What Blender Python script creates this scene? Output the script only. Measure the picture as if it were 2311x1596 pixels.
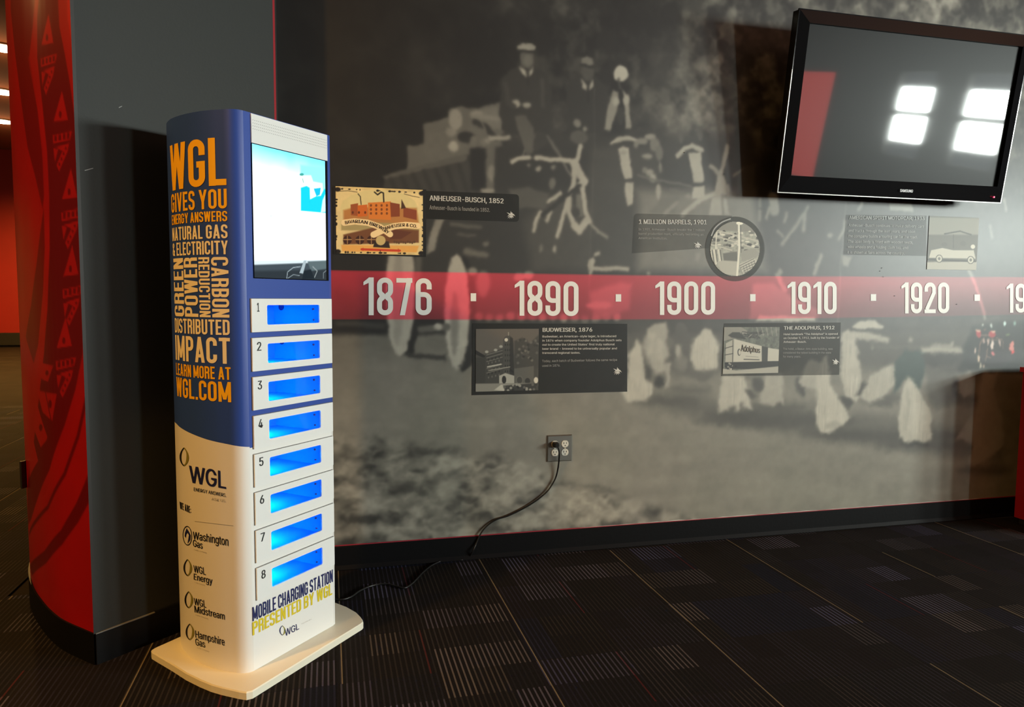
import bpy, bmesh, math, random
import numpy as np
from mathutils import Vector
random.seed(7)
for o in list(bpy.data.objects): bpy.data.objects.remove(o)
S = bpy.context.scene
COL = S.collection
# ------------------------------------------------------------------ camera, world, light, exposure
F, CX, CY, EYE = 1650.0, 1155.5, 798.0, 1.15
PITCH, ROLL, YAW = math.atan((798-672.)/F), math.radians(.42), math.radians(14.1)
WALL_Y = 3.096
FW = np.array([math.sin(YAW)*math.cos(PITCH), math.cos(YAW)*math.cos(PITCH), -math.sin(PITCH)])
_rt = np.array([math.cos(YAW), -math.sin(YAW), 0.]); _up = np.cross(_rt, FW)
RT = _rt*math.cos(ROLL)+_up*math.sin(ROLL); UP = _up*math.cos(ROLL)-_rt*math.sin(ROLL)
C0 = np.array([0., 0., EYE])
cd = bpy.data.cameras.new('camera'); cam = bpy.data.objects.new('camera', cd); COL.objects.link(cam)
from mathutils import Matrix
cam.matrix_world = Matrix(((RT[0], UP[0], -FW[0], 0), (RT[1], UP[1], -FW[1], 0), (RT[2], UP[2], -FW[2], EYE), (0, 0, 0, 1)))
cd.sensor_fit = 'HORIZONTAL'; cd.sensor_width = 36.0; cd.lens = F/2311*36; cd.clip_start = .05; cd.clip_end = 100
S.camera = cam
w = bpy.data.worlds.new('world'); S.world = w; w.use_nodes = True
w.node_tree.nodes['Background'].inputs[0].default_value = (.8, .9, 1, 1); w.node_tree.nodes['Background'].inputs[1].default_value = .6
S.view_settings.view_transform = 'Standard'; S.view_settings.look = 'None'; S.view_settings.gamma = 1
S.view_settings.use_curve_mapping = False; S.view_settings.exposure = 0.0
ROOM_X, CEIL = 8.0, 4.3
WINDOWS = [(-7.7, -6.75), (-3.75, -3.02), (-2.5, -1.76), (-1.25, -.5)]; WZ0, WZ1 = 1.36, 2.52  # first opening is unseen, added to strengthen the glare on the mural
DAY_W = 560.0
for (y0, y1) in WINDOWS:                       # daylight behind each window opening
    ld = bpy.data.lights.new('daylight', 'AREA'); ld.shape = 'RECTANGLE'; ld.size = y1-y0; ld.size_y = WZ1-WZ0
    ld.energy = DAY_W; ld.color = (.91, 1.0, .94)
    lo = bpy.data.objects.new('daylight', ld); COL.objects.link(lo); lo.location = (ROOM_X+.16, (y0+y1)/2, (WZ0+WZ1)/2)
    lo.rotation_euler = (0, math.radians(90), 0)
    lo.rotation_euler = Vector((-1, 0, 0)).to_track_quat('-Z', 'Z').to_euler()

# ------------------------------------------------------------------ survey helpers: photo measurement -> point on a real surface
def ray(px, py): return FW+RT*((px-CX)/F)-UP*((py-CY)/F)
def on_wall(px, py, y=WALL_Y):
    d = ray(px, py); return C0+d*(y/d[1])
def on_level(px, py, z=0.):
    d = ray(px, py); return C0+d*((z-EYE)/d[2])

# ------------------------------------------------------------------ mesh helpers
def link(name, me, mats, parent=None, smooth=False):
    o = bpy.data.objects.new(name, me); COL.objects.link(o)
    for m in (mats if isinstance(mats, (list, tuple)) else [mats]): me.materials.append(m)
    if parent is not None: o.parent = parent; o.matrix_parent_inverse = Matrix.Identity(4)
    if smooth: me.polygons.foreach_set('use_smooth', [True]*len(me.polygons))
    return o
class MB:
    def __init__(s): s.v = []; s.f = []; s.m = []
    def add(s, vs, fs, m=0):
        b = len(s.v); s.v += [tuple(map(float, v)) for v in vs]; s.f += [tuple(i+b for i in f) for f in fs]; s.m += [m]*len(fs); return s
    def box(s, x0, x1, y0, y1, z0, z1, m=0):
        return s.add([(x0,y0,z0),(x1,y0,z0),(x1,y1,z0),(x0,y1,z0),(x0,y0,z1),(x1,y0,z1),(x1,y1,z1),(x0,y1,z1)],
                     [(0,3,2,1),(4,5,6,7),(0,1,5,4),(1,2,6,5),(2,3,7,6),(3,0,4,7)], m)
    def prism(s, poly, z0, z1, m=0, bevel=0):      # plan polygon (counter-clockwise) raised from z0 to z1
        n = len(poly)
        return s.add([(x, y, z0) for x, y in poly]+[(x, y, z1) for x, y in poly],
                     [tuple(range(n-1, -1, -1)), tuple(range(n, 2*n))]+[(i, (i+1) % n, n+(i+1) % n, n+i) for i in range(n)], m)
    def disc_y(s, cx, cz, r, y0, y1, n=16, m=0, sx=1.):   # short cylinder along y
        a = [(cx+r*sx*math.cos(2*math.pi*i/n), cz+r*math.sin(2*math.pi*i/n)) for i in range(n)]
        return s.add([(x, y0, z) for x, z in a]+[(x, y1, z) for x, z in a],
                     [tuple(range(n)), tuple(range(2*n-1, n-1, -1))]+[(i, i+n, (i+1) % n+n, (i+1) % n) for i in range(n)], m)
    def disc_z(s, cx, cy, r, z0, z1, n=20, m=0):
        return s.prism([(cx+r*math.cos(2*math.pi*i/n), cy+r*math.sin(2*math.pi*i/n)) for i in range(n)], z0, z1, m)
    def xf(s, fn): s.v = [tuple(map(float, fn(*v))) for v in s.v]; return s
    def mesh(s, name):
        me = bpy.data.meshes.new(name); me.from_pydata(s.v, [], s.f)
        if any(s.m): me.polygons.foreach_set('material_index', s.m)
        me.update(); return me
    def build(s, name, mats, parent=None, smooth=False): return link(name, s.mesh(name), mats, parent, smooth)
def tube(pts, r, n=8):
    P = [np.array(p, float) for p in pts]; mb = MB(); vs = []
    for i, p in enumerate(P):
        t = P[min(i+1, len(P)-1)]-P[max(i-1, 0)]; t /= np.linalg.norm(t)
        a = np.cross(t, [0, 0, 1.]); a = a if np.linalg.norm(a) > .05 else np.cross(t, [0, 1., 0]); a /= np.linalg.norm(a); b = np.cross(t, a)
        vs += [p+r*(a*math.cos(2*math.pi*k/n)+b*math.sin(2*math.pi*k/n)) for k in range(n)]
    fs = [(i*n+k, i*n+(k+1) % n, (i+1)*n+(k+1) % n, (i+1)*n+k) for i in range(len(P)-1) for k in range(n)]
    fs += [tuple(range(n-1, -1, -1)), tuple(range((len(P)-1)*n, len(P)*n))]
    return mb.add(vs, fs)
def spline(pts, n=8):                              # Catmull-Rom through the points
    P = [np.array(p, float) for p in pts]; P = [2*P[0]-P[1]]+P+[2*P[-1]-P[-2]]; out = []
    for i in range(1, len(P)-2):
        for k in range(n):
            t = k/n; a, b, c, d = P[i-1], P[i], P[i+1], P[i+2]
            out.append(.5*(2*b+(c-a)*t+(2*a-5*b+4*c-d)*t*t+(3*b-3*c+d-a)*t**3))
    return out+[P[-2]]
def empty(name, loc=(0, 0, 0), rz=0):
    o = bpy.data.objects.new(name, None); COL.objects.link(o); o.location = loc; o.rotation_euler = (0, 0, rz); o.empty_display_size = .1; return o
def tag(o, label, cat, group=None):
    o['label'] = label; o['category'] = cat
    if group: o['group'] = group
    return o
def struct(o): o['kind'] = 'structure'; return o

# ------------------------------------------------------------------ materials
def lin(c): return tuple(((x/255)/12.92 if x/255 <= .04045 else ((x/255+.055)/1.055)**2.4) for x in c)
def mat(name, col, rough=.5, metal=0., spec=.5, emit=None, estr=0., bump=0., bscale=200., vary=0.):
    m = bpy.data.materials.new(name); m.use_nodes = True; nt = m.node_tree; b = nt.nodes['Principled BSDF']
    b.inputs['Base Color'].default_value = (*col, 1); b.inputs['Roughness'].default_value = rough
    b.inputs['Metallic'].default_value = metal; b.inputs['Specular IOR Level'].default_value = spec
    if emit: b.inputs['Emission Color'].default_value = (*emit, 1); b.inputs['Emission Strength'].default_value = estr
    if bump or vary:
        tc = nt.nodes.new('ShaderNodeTexCoord'); nz = nt.nodes.new('ShaderNodeTexNoise'); nz.inputs['Scale'].default_value = bscale
        nt.links.new(tc.outputs['Object'], nz.inputs['Vector'])
        if bump:
            bp = nt.nodes.new('ShaderNodeBump'); bp.inputs['Strength'].default_value = bump; bp.inputs['Distance'].default_value = .002
            nt.links.new(nz.outputs['Fac'], bp.inputs['Height']); nt.links.new(bp.outputs[0], b.inputs['Normal'])
        if vary:
            mx = nt.nodes.new('ShaderNodeMixRGB'); mx.inputs[1].default_value = (*[c*(1-vary) for c in col], 1); mx.inputs[2].default_value = (*[min(1, c*(1+vary)) for c in col], 1)
            nt.links.new(nz.outputs['Fac'], mx.inputs[0]); nt.links.new(mx.outputs[0], b.inputs['Base Color'])
    return m
def attr_mat(name, rough, spec=.5, emit=0., bump=0.):
    m = bpy.data.materials.new(name); m.use_nodes = True; nt = m.node_tree; b = nt.nodes['Principled BSDF']
    a = nt.nodes.new('ShaderNodeAttribute'); a.attribute_name = 'ink'
    if emit:
        b.inputs['Base Color'].default_value = (0, 0, 0, 1); nt.links.new(a.outputs['Color'], b.inputs['Emission Color']); b.inputs['Emission Strength'].default_value = emit
    else: nt.links.new(a.outputs['Color'], b.inputs['Base Color'])
    b.inputs['Roughness'].default_value = rough; b.inputs['Specular IOR Level'].default_value = spec
    if bump:
        tc = nt.nodes.new('ShaderNodeTexCoord'); nz = nt.nodes.new('ShaderNodeTexNoise'); nz.inputs['Scale'].default_value = 9
        bp = nt.nodes.new('ShaderNodeBump'); bp.inputs['Strength'].default_value = bump; bp.inputs['Distance'].default_value = .01
        nt.links.new(tc.outputs['Object'], nz.inputs['Vector']); nt.links.new(nz.outputs['Fac'], bp.inputs['Height']); nt.links.new(bp.outputs[0], b.inputs['Normal'])
    return m
def clear_mat(name, tint, mixf, rough=.03):        # thin clear sheet: mostly transparent, some gloss
    m = bpy.data.materials.new(name); m.use_nodes = True; nt = m.node_tree; nt.nodes.clear()
    o = nt.nodes.new('ShaderNodeOutputMaterial'); mx = nt.nodes.new('ShaderNodeMixShader'); t = nt.nodes.new('ShaderNodeBsdfTransparent'); g = nt.nodes.new('ShaderNodeBsdfGlossy')
    t.inputs[0].default_value = (*tint, 1); g.inputs['Roughness'].default_value = rough; mx.inputs[0].default_value = mixf
    nt.links.new(t.outputs[0], mx.inputs[1]); nt.links.new(g.outputs[0], mx.inputs[2]); nt.links.new(mx.outputs[0], o.inputs[0]); return m
def film_mat(name, col, cover, rough=.52):         # dark see-through film printed over the mural
    m = bpy.data.materials.new(name); m.use_nodes = True; nt = m.node_tree; b = nt.nodes['Principled BSDF']
    b.inputs['Base Color'].default_value = (*col, 1); b.inputs['Roughness'].default_value = rough
    o = nt.nodes['Material Output']; mx = nt.nodes.new('ShaderNodeMixShader'); t = nt.nodes.new('ShaderNodeBsdfTransparent'); mx.inputs[0].default_value = cover
    nt.links.new(t.outputs[0], mx.inputs[1]); nt.links.new(b.outputs[0], mx.inputs[2]); nt.links.new(mx.outputs[0], o.inputs[0]); return m
M_BLUE = mat('kiosk_blue', lin((44, 72, 152)), .42, spec=.4)
M_WHITE = mat('kiosk_white', (.80, .78, .74), .38)
M_DOOR = mat('locker_white', (.80, .79, .76), .35)
M_GAPSHADE = mat('gap_shade', (.10, .10, .10), .7)
M_ORANGE = mat('ink_orange', lin((255, 190, 20)), .5)
M_CREAM = mat('ink_cream', lin((250, 236, 205)), .5)
M_NAVY = mat('ink_navy', lin((26, 32, 84)), .5)
M_INKBK = mat('ink_black', (.008, .008, .009), .5)
M_INKGY = mat('ink_grey', (.42, .40, .36), .5)
M_YEL = mat('ink_yellow', lin((214, 190, 30)), .5)
M_OLIVE = mat('ink_olive', lin((135, 130, 55)), .5)
M_INKW = mat('ink_white', (.62, .60, .54), .4)
M_INKW2 = mat('ink_pale', (.34, .33, .30), .4)
M_BLACKGLOSS = mat('black_gloss', (.006, .006, .007), .12, spec=.35)
M_BLACKMAT = mat('black_matte', (.008, .008, .008), .55)
M_BASE = mat('rubber_base', (.004, .004, .0045), .5, spec=.12, bump=.2, bscale=60)
M_GREY = mat('grey_paint', lin((40, 42, 40)), .6, spec=.3, bump=.15, bscale=120, vary=.06)
M_DKWALL = mat('dark_wall', (.05, .045, .04), .7, vary=.1, bscale=8)
M_REDW = mat('red_wall', (.26, .007, .005), .6, vary=.08, bscale=5)
M_CEIL = mat('ceiling_paint', (.26, .085, .035), .9, vary=.05, bscale=3)
M_REDCAB = mat('red_laminate', (.32, .008, .012), .3, bump=.05)
M_STEEL = mat('brushed_steel', (.33, .32, .29), .33, metal=.9, bump=.15, bscale=300)
M_IVORY = mat('ivory_plastic', (.62, .60, .52), .4)
M_CORD = mat('cord_rubber', (.007, .007, .007), .35)
M_SILVER = mat('silver_rim', (.22, .22, .21), .3, metal=1.)
M_REDTRIM = mat('red_edge', (.30, .015, .03), .5)
M_PEEL = mat('torn_paper', (.55, .53, .48), .7)

# ------------------------------------------------------------------ print canvas: ink colours held on a fine grid of a real surface
def srgb2lin(a): a = np.clip(a, 0, 1); return np.where(a <= .04045, a/12.92, ((a+.055)/1.055)**2.4)
TINT = np.array([1., .975, .89])
def vnoise(U, V, cell, seed):
    rs = np.random.RandomState(seed); u = U/cell; v = V/cell
    u = u-u.min(); v = v-v.min(); nu, nv = int(u.max())+3, int(v.max())+3; g = rs.rand(nv, nu)
    iu = u.astype(int); iv = v.astype(int); fu = u-iu; fv = v-iv; fu = fu*fu*(3-2*fu); fv = fv*fv*(3-2*fv)
    return (g[iv, iu]*(1-fu)+g[iv, iu+1]*fu)*(1-fv)+(g[iv+1, iu]*(1-fu)+g[iv+1, iu+1]*fu)*fv
def fbm(U, V, cell, seed, octv=4):
    r = 0; a = .5; t = 0
    for k in range(octv): r = r+a*vnoise(U, V, cell/2**k, seed+k); t += a; a *= .6
    return r/t
class Canvas:
    def __init__(s, u0, u1, z0, z1, cell, conv, base=30):
        s.nx = max(2, int(round((u1-u0)/cell))+1); s.nz = max(2, int(round((z1-z0)/cell))+1)
        s.us = np.linspace(u0, u1, s.nx); s.zs = np.linspace(z0, z1, s.nz); s.U, s.Z = np.meshgrid(s.us, s.zs)
        s.a = np.zeros((s.nz, s.nx, 3)); s.conv = conv; s.cell = cell; s.a[:] = s.col(base)
    def col(s, c): return np.array(c, float)/255 if isinstance(c, (tuple, list)) else np.array([c, c, c], float)/255*TINT
    def win(s, pts, pad):
        lo = pts.min(0)-pad; hi = pts.max(0)+pad
        i0, i1 = np.searchsorted(s.us, [lo[0], hi[0]]); j0, j1 = np.searchsorted(s.zs, [lo[1], hi[1]])
        return (slice(j0, j1), slice(i0, i1)) if i1 > i0 and j1 > j0 else None
    def blend(s, w, al, c):
        s.a[w] = s.a[w]*(1-al[..., None])+s.col(c)*al[..., None]
    def mapped(s, pts): return np.array([s.conv(*p) for p in pts])
    def segd(s, u, z, P, closed):
        d = np.full(u.shape, 1e9); n = len(P)
        for i in range(n if closed else n-1):
            a, b = P[i], P[(i+1) % n]; e = b-a; L = max(e@e, 1e-12)
            t = np.clip(((u-a[0])*e[0]+(z-a[1])*e[1])/L, 0, 1)
            d = np.minimum(d, np.hypot(u-a[0]-t*e[0], z-a[1]-t*e[1]))
        return d
    def poly(s, pts, c, soft=.008, alpha=1., mul=None):
        P = s.mapped(pts); w = s.win(P, soft*2+s.cell)
        if w is None: return
        u, z = s.U[w], s.Z[w]; ins = np.zeros(u.shape, bool); n = len(P)
        for i in range(n):
            (x1, y1), (x2, y2) = P[i], P[(i+1) % n]
            if y1 == y2: continue
            cond = ((z < y1) != (z < y2)) & (u < (x2-x1)*(z-y1)/(y2-y1)+x1); ins ^= cond
        d = s.segd(u, z, P, True)*np.where(ins, 1, -1)
        sf = max(soft, s.cell*.5); al = np.clip((d+sf)/(2*sf), 0, 1); al = al*al*(3-2*al)*alpha
        if mul is not None: s.a[w] *= 1-(1-mul)*al[..., None]
        else: s.blend(w, al, c)
    def line(s, pts, wpx, c, soft=.004, alpha=1.):
        P = s.mapped(pts); q = s.mapped([pts[0], (pts[0][0], pts[0][1]+10)]); k = np.linalg.norm(q[1]-q[0])/10
        h = wpx*k/2; w = s.win(P, h+soft*2+s.cell)
        if w is None: return
        d = h-s.segd(s.U[w], s.Z[w], P, False); sf = max(soft, s.cell*.5)
        s.blend(w, np.clip((d+sf)/(2*sf), 0, 1)*alpha, c)
    def ell(s, cx, cy, rx, ry, c, soft=.006, alpha=1., ang=0):
        a = math.radians(ang)
        s.poly([(cx+rx*math.cos(t)*math.cos(a)-ry*math.sin(t)*math.sin(a), cy+rx*math.cos(t)*math.sin(a)+ry*math.sin(t)*math.cos(a)) for t in np.linspace(0, 2*math.pi, 17)[:-1]], c, soft, alpha)
    def mesh(s, name, surf, gain=1.):
        n = s.nx*s.nz; co = surf(s.U.ravel(), s.Z.ravel()).astype(np.float32)
        me = bpy.data.meshes.new(name); me.vertices.add(n); me.vertices.foreach_set('co', co.ravel())
        i = np.arange(n).reshape(s.nz, s.nx); q = np.stack([i[:-1, :-1], i[:-1, 1:], i[1:, 1:], i[1:, :-1]], -1).reshape(-1)
        k = len(q)//4; me.loops.add(len(q)); me.loops.foreach_set('vertex_index', q.astype(np.int32))
        me.polygons.add(k); me.polygons.foreach_set('loop_start', np.arange(0, 4*k, 4, dtype=np.int32)); me.polygons.foreach_set('loop_total', np.full(k, 4, np.int32))
        me.update(calc_edges=True)
        at = me.color_attributes.new('ink', 'FLOAT_COLOR', 'POINT')
        rgba = np.ones((n, 4), np.float32); rgba[:, :3] = srgb2lin(s.a.reshape(-1, 3))*gain; at.data.foreach_set('color', rgba.ravel())
        return me

# ------------------------------------------------------------------ condensed lettering (own stroke font) and plain lettering
TS = .155
def arc(cx, cy, rx, ry, a0, a1, n=7): return [(cx+rx*math.cos(math.radians(a0+(a1-a0)*i/n)), cy+ry*math.sin(math.radians(a0+(a1-a0)*i/n))) for i in range(n+1)]
def glyph(ch):
    """-> (width, list of polygons) of a condensed capital one unit high"""
    wd = {'I': TS, 'M': .56, 'W': .62, '.': TS, '1': .27, '-': .2, "'": .1, ',': .16, ':': TS, 'E': .36, 'F': .35, 'L': .35, 'T': .40, '&': .46, 'Y': .46, 'A': .46, 'V': .45}.get(ch, .42)
    t = TS; h = t/2; L, R, B, T, w_ = h, wd-h, h, 1-h, wd; r = min(.5*(R-L), .135); out = []
    lay = [0]
    def push(q, up=0): out.append([(float(a_), float(b_), lay[0]+up) for a_, b_ in q])
    def rib(P, closed=False):
        lay[0] += 1
        P = [np.array(p) for p in P]; n = len(P)
        for i in range(n if closed else n-1):
            pass
        def off(i):
            a = P[(i-1) % n] if (closed or i > 0) else None; b = P[(i+1) % n] if (closed or i < n-1) else None
            ds = []
            if a is not None: d = P[i]-a; ds.append(d/np.linalg.norm(d))
            if b is not None: d = b-P[i]; ds.append(d/np.linalg.norm(d))
            m = sum(ds); m = m/np.linalg.norm(m); nn = np.array([-m[1], m[0]]); k = max(.5, nn@np.array([-ds[0][1], ds[0][0]]))
            return nn*h/k
        O = [off(i) for i in range(n)]
        for i in range(n if closed else n-1):
            j = (i+1) % n; push([P[i]+O[i], P[i]-O[i], P[j]-O[j], P[j]+O[j]], i*.2)
    def V(x, y0=0, y1=1): lay[0] += 1; push([(x-h, y0), (x+h, y0), (x+h, y1), (x-h, y1)])
    def H(y, x0=0, x1=None): lay[0] += 1; push([(x0, y-h*.92), (w_ if x1 is None else x1, y-h*.92), (w_ if x1 is None else x1, y+h*.92), (x0, y+h*.92)])
    def Dg(x0, y0, x1, y1, k=h): lay[0] += 1; push([(x0-k, y0), (x0+k, y0), (x1+k, y1), (x1-k, y1)])
    tl = lambda: arc(L+r, T-r, r, r, 180, 90); tr = lambda: arc(R-r, T-r, r, r, 90, 0); br = lambda: arc(R-r, B+r, r, r, 0, -90); bl = lambda: arc(L+r, B+r, r, r, 270, 180)
    if ch in 'OQ0': rib(tl()+tr()+br()+bl(), True)
    elif ch in 'CG':
        rib([(R, .68 if ch == 'C' else .66)]+tr()[::-1]+tl()[::-1]+bl()[::-1]+br()[::-1]+[(R, .34 if ch == 'C' else .5)])
        if ch == 'G': H(.47, wd*.52)
    elif ch == 'I': V(L)
    elif ch == '1': V(R); lay[0] += 1; push([(0, .79), (R-h+.01, .86), (R-h+.01, 1), (0, .875)])
    elif ch == 'L': V(L); H(B)
    elif ch in 'EF':
        V(L); H(T); H(.5, 0, wd*.92)
        if ch == 'E': H(B)
    elif ch == 'T': H(T); V(wd/2)
    elif ch == 'H': V(L); V(R); H(.5)
    elif ch == 'U': rib([(L, 1)]+bl()[::-1]+br()[::-1]+[(R, 1)])
    elif ch == 'J': rib([(L, .3)]+bl()[::-1]+br()[::-1]+[(R, 1)])
    elif ch == 'N': V(L); V(R); Dg(L, 1, R, 0)
    elif ch == 'M': V(L); V(R); Dg(L, 1, wd/2, .12); Dg(R, 1, wd/2, .12)
    elif ch == 'W': k = .07; Dg(k, 1, wd*.27, 0, k); Dg(wd*.5, 1, wd*.27, 0, k); Dg(wd*.5, 1, wd*.73, 0, k); Dg(wd-k, 1, wd*.73, 0, k)
    elif ch == 'V': Dg(h, 1, wd/2, 0); Dg(wd-h, 1, wd/2, 0)
    elif ch == 'A': Dg(h, 0, wd/2, 1); Dg(wd-h, 0, wd/2, 1); H(.26, wd*.2, wd*.8)
    elif ch == 'Y': V(wd/2, 0, .5); Dg(h, 1, wd/2, .38); Dg(wd-h, 1, wd/2, .38)
    elif ch == 'K': V(L); Dg(L+.04, .45, R, 1); Dg(L+.1, .55, R, 0)
    elif ch in 'DPBR':
        rr = r
        if ch == 'D': V(L); rib([(L, T)]+tr()+br()+[(L, B)])
        else:
            mid = .5; V(L)
            rib([(L, T)]+tr()+arc(R-r, mid+r, r, r, 0, -90)+[(L, mid)])
            if ch == 'B': rib([(L, mid)]+arc(R-r, mid-r, r, r, 90, 0)+br()+[(L, B)])
            if ch == 'R': rib(arc(R-r, mid-r, r, r, 90, 0)+[(R, 0)]); H(mid, L, R-r)
    elif ch == 'S' or ch == '5':
        if ch == 'S': rib([(R, .72)]+tr()[::-1]+tl()[::-1]+arc(L+r, .5+r+.02, r, r, 180, 250, 4)+arc(R-r, .5-r-.02, r, r, 70, 0, 4)+br()+bl()+[(L, .28)])
        else: V(L, .5, 1); H(T); rib([(L, .55)]+[(L+.02, .56)]+arc(R-r, .57-r, r, r, 90, 0)+br()+bl()+[(L, .28)])
    elif ch == '8': rib(tl()+tr()+arc(R-r, .5+r+h*.4, r, r, 0, -60, 4)+arc(R-r, .5-r-h*.4, r, r, 60, 0, 4)+br()+bl()+arc(L+r, .5-r-h*.4, r, r, 180, 120, 4)+arc(L+r, .5+r+h*.4, r, r, 240, 180, 4), True); H(.5, L+h, R-h)
    elif ch == '6': rib([(R, .70)]+tr()[::-1]+tl()[::-1]+bl()[::-1]+br()[::-1]+arc(R-r, .56-r, r, r, 0, 90)+[(L+.02, .56)])
    elif ch == '9': rib([(L, .30)]+bl()[::-1]+br()[::-1]+tr()[::-1]+tl()[::-1]+arc(L+r, .44+r, r, r, 180, 270)+[(R-.02, .44)])
    elif ch == '7': H(T); Dg(R-.01, 1, wd*.38, 0)
    elif ch == '2': rib([(L, .70)]+tl()+tr()+[(R, .66), (L+.02, .12)]); H(B)
    elif ch == '3': rib([(L, .72)]+tl()+tr()+arc(R-r, .5+r, r, r, 0, -90)+[(wd*.4, .5)]); rib([(wd*.4, .5)]+arc(R-r, .5-r, r, r, 90, 0)+br()+bl()+[(L, .28)])
    elif ch == '4': V(R-.03); H(.24); Dg(R-.06, 1, L, .2)
    elif ch == '&': rr = .11; rib(arc(.19, .78, .1, .14, -30, 330, 12)); Dg(.13, .68, .40, 0, .07); rib([(.14, .52)]+arc(.20, .26, .13, .18, 120, 320, 8)+[(.40, .42)])
    elif ch == '.': V(L, 0, TS)
    elif ch == ',': V(L, -.1, TS)
    elif ch == ':': V(L, .1, .1+TS); V(L, .55, .55+TS)
    elif ch == '-': H(.5)
    return wd, out
def cond_text(txt, gap=.075):
    vs, fs, x = [], [], 0.
    for ch in txt:
        if ch == ' ': x += .19; continue
        wd, ps = glyph(ch)
        for p in ps:
            b = len(vs); vs += [(q[0]+x, q[1], q[2]) for q in p]; fs.append(tuple(range(b, b+len(p))))
        x += wd+gap
    return [(a/(x-gap), b, l_) for a, b, l_ in vs], fs
import os
try: SANS = bpy.data.fonts.load(os.path.join(bpy.utils.system_resource('DATAFILES'), 'fonts', 'Inter.woff2'))
except Exception: SANS = None
def sans_text(txt, bold=0., space=1., align='LEFT'):
    cu = bpy.data.curves.new('text', 'FONT'); cu.body = txt
    if SANS: cu.font = SANS
    cu.align_x = 'LEFT'; cu.resolution_u = 3; cu.space_character = space; cu.space_line = 1.02; cu.align_x = align
    ob = bpy.data.objects.new('text', cu); COL.objects.link(ob)
    dg = bpy.context.evaluated_depsgraph_get(); me = bpy.data.meshes.new_from_object(ob.evaluated_get(dg))
    vs = [(v.co.x, v.co.y) for v in me.vertices]; fs = [tuple(p.vertices) for p in me.polygons]
    bpy.data.objects.remove(ob); bpy.data.curves.remove(cu); bpy.data.meshes.remove(me)
    a = np.array(vs)
    if bold:                                        # heavier weight: the outline repeated a hair to each side
        n0 = len(vs); off = [(-bold, 0), (0, 0), (bold, 0)]; lay = np.repeat(np.arange(3)+1, n0)
        fs = [tuple(i+k*n0 for i in f) for k in range(3) for f in fs]; a = np.concatenate([a+np.array(o_) for o_ in off])
    else: lay = np.zeros(len(vs))
    lo, hi = a.min(0), a.max(0); a = (a-lo)/(hi-lo)
    return [(v[0], v[1], float(l_)) for v, l_ in zip(a, lay)], fs
def cut_columns(vs, fs, n):                        # slice a flat text along x so that it can follow a curved surface
    bm = bmesh.new(); bv = [bm.verts.new((v[0], v[1], v[2] if len(v) > 2 else 0)) for v in vs]
    for f in fs:
        try: bm.faces.new([bv[i] for i in f])
        except ValueError: pass
    for k in range(1, n): bmesh.ops.bisect_plane(bm, geom=bm.verts[:]+bm.edges[:]+bm.faces[:], plane_co=(k/n, 0, 0), plane_no=(1, 0, 0))
    bm.verts.index_update(); v2 = [(v.co.x, v.co.y, v.co.z) for v in bm.verts]; f2 = [tuple(v.index for v in f.verts) for f in bm.faces]; bm.free(); return v2, f2
def put(name, text, fn, m, parent, cuts=0):
    """flat text (unit box) -> mesh through fn(x, y) -> 3D"""
    vs, fs = text
    if cuts: vs, fs = cut_columns(vs, fs, cuts)
    P3 = [np.array(fn(v[0], v[1])) for v in vs]; e = 1e-3; flat_n = None
    if any(len(v) > 2 and v[2] for v in vs):        # overlapping strokes lie a hair above one another
        for k, v in enumerate(vs):
            if v[2] and flat_n is not None: P3[k] = P3[k]+flat_n*5e-5*v[2]
            elif v[2]:
                dx = np.array(fn(v[0]+e, v[1]))-np.array(fn(v[0]-e, v[1])); dy = np.array(fn(v[0], v[1]+e))-np.array(fn(v[0], v[1]-e)); nn = np.cross(dx, dy); l_ = np.linalg.norm(nn)
                if l_ > 0:
                    P3[k] = P3[k]+nn/l_*5e-5*v[2]
                    if not cuts: flat_n = nn/l_
    return MB().add(P3, fs).build(name, m, parent)
def quad_fn(tl, tr, bl, br, conv):
    tl, tr, bl, br = map(np.array, (tl, tr, bl, br))
    return lambda x, y: conv(*((bl*(1-x)+br*x)*(1-y)+(tl*(1-x)+tr*x)*y))

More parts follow.
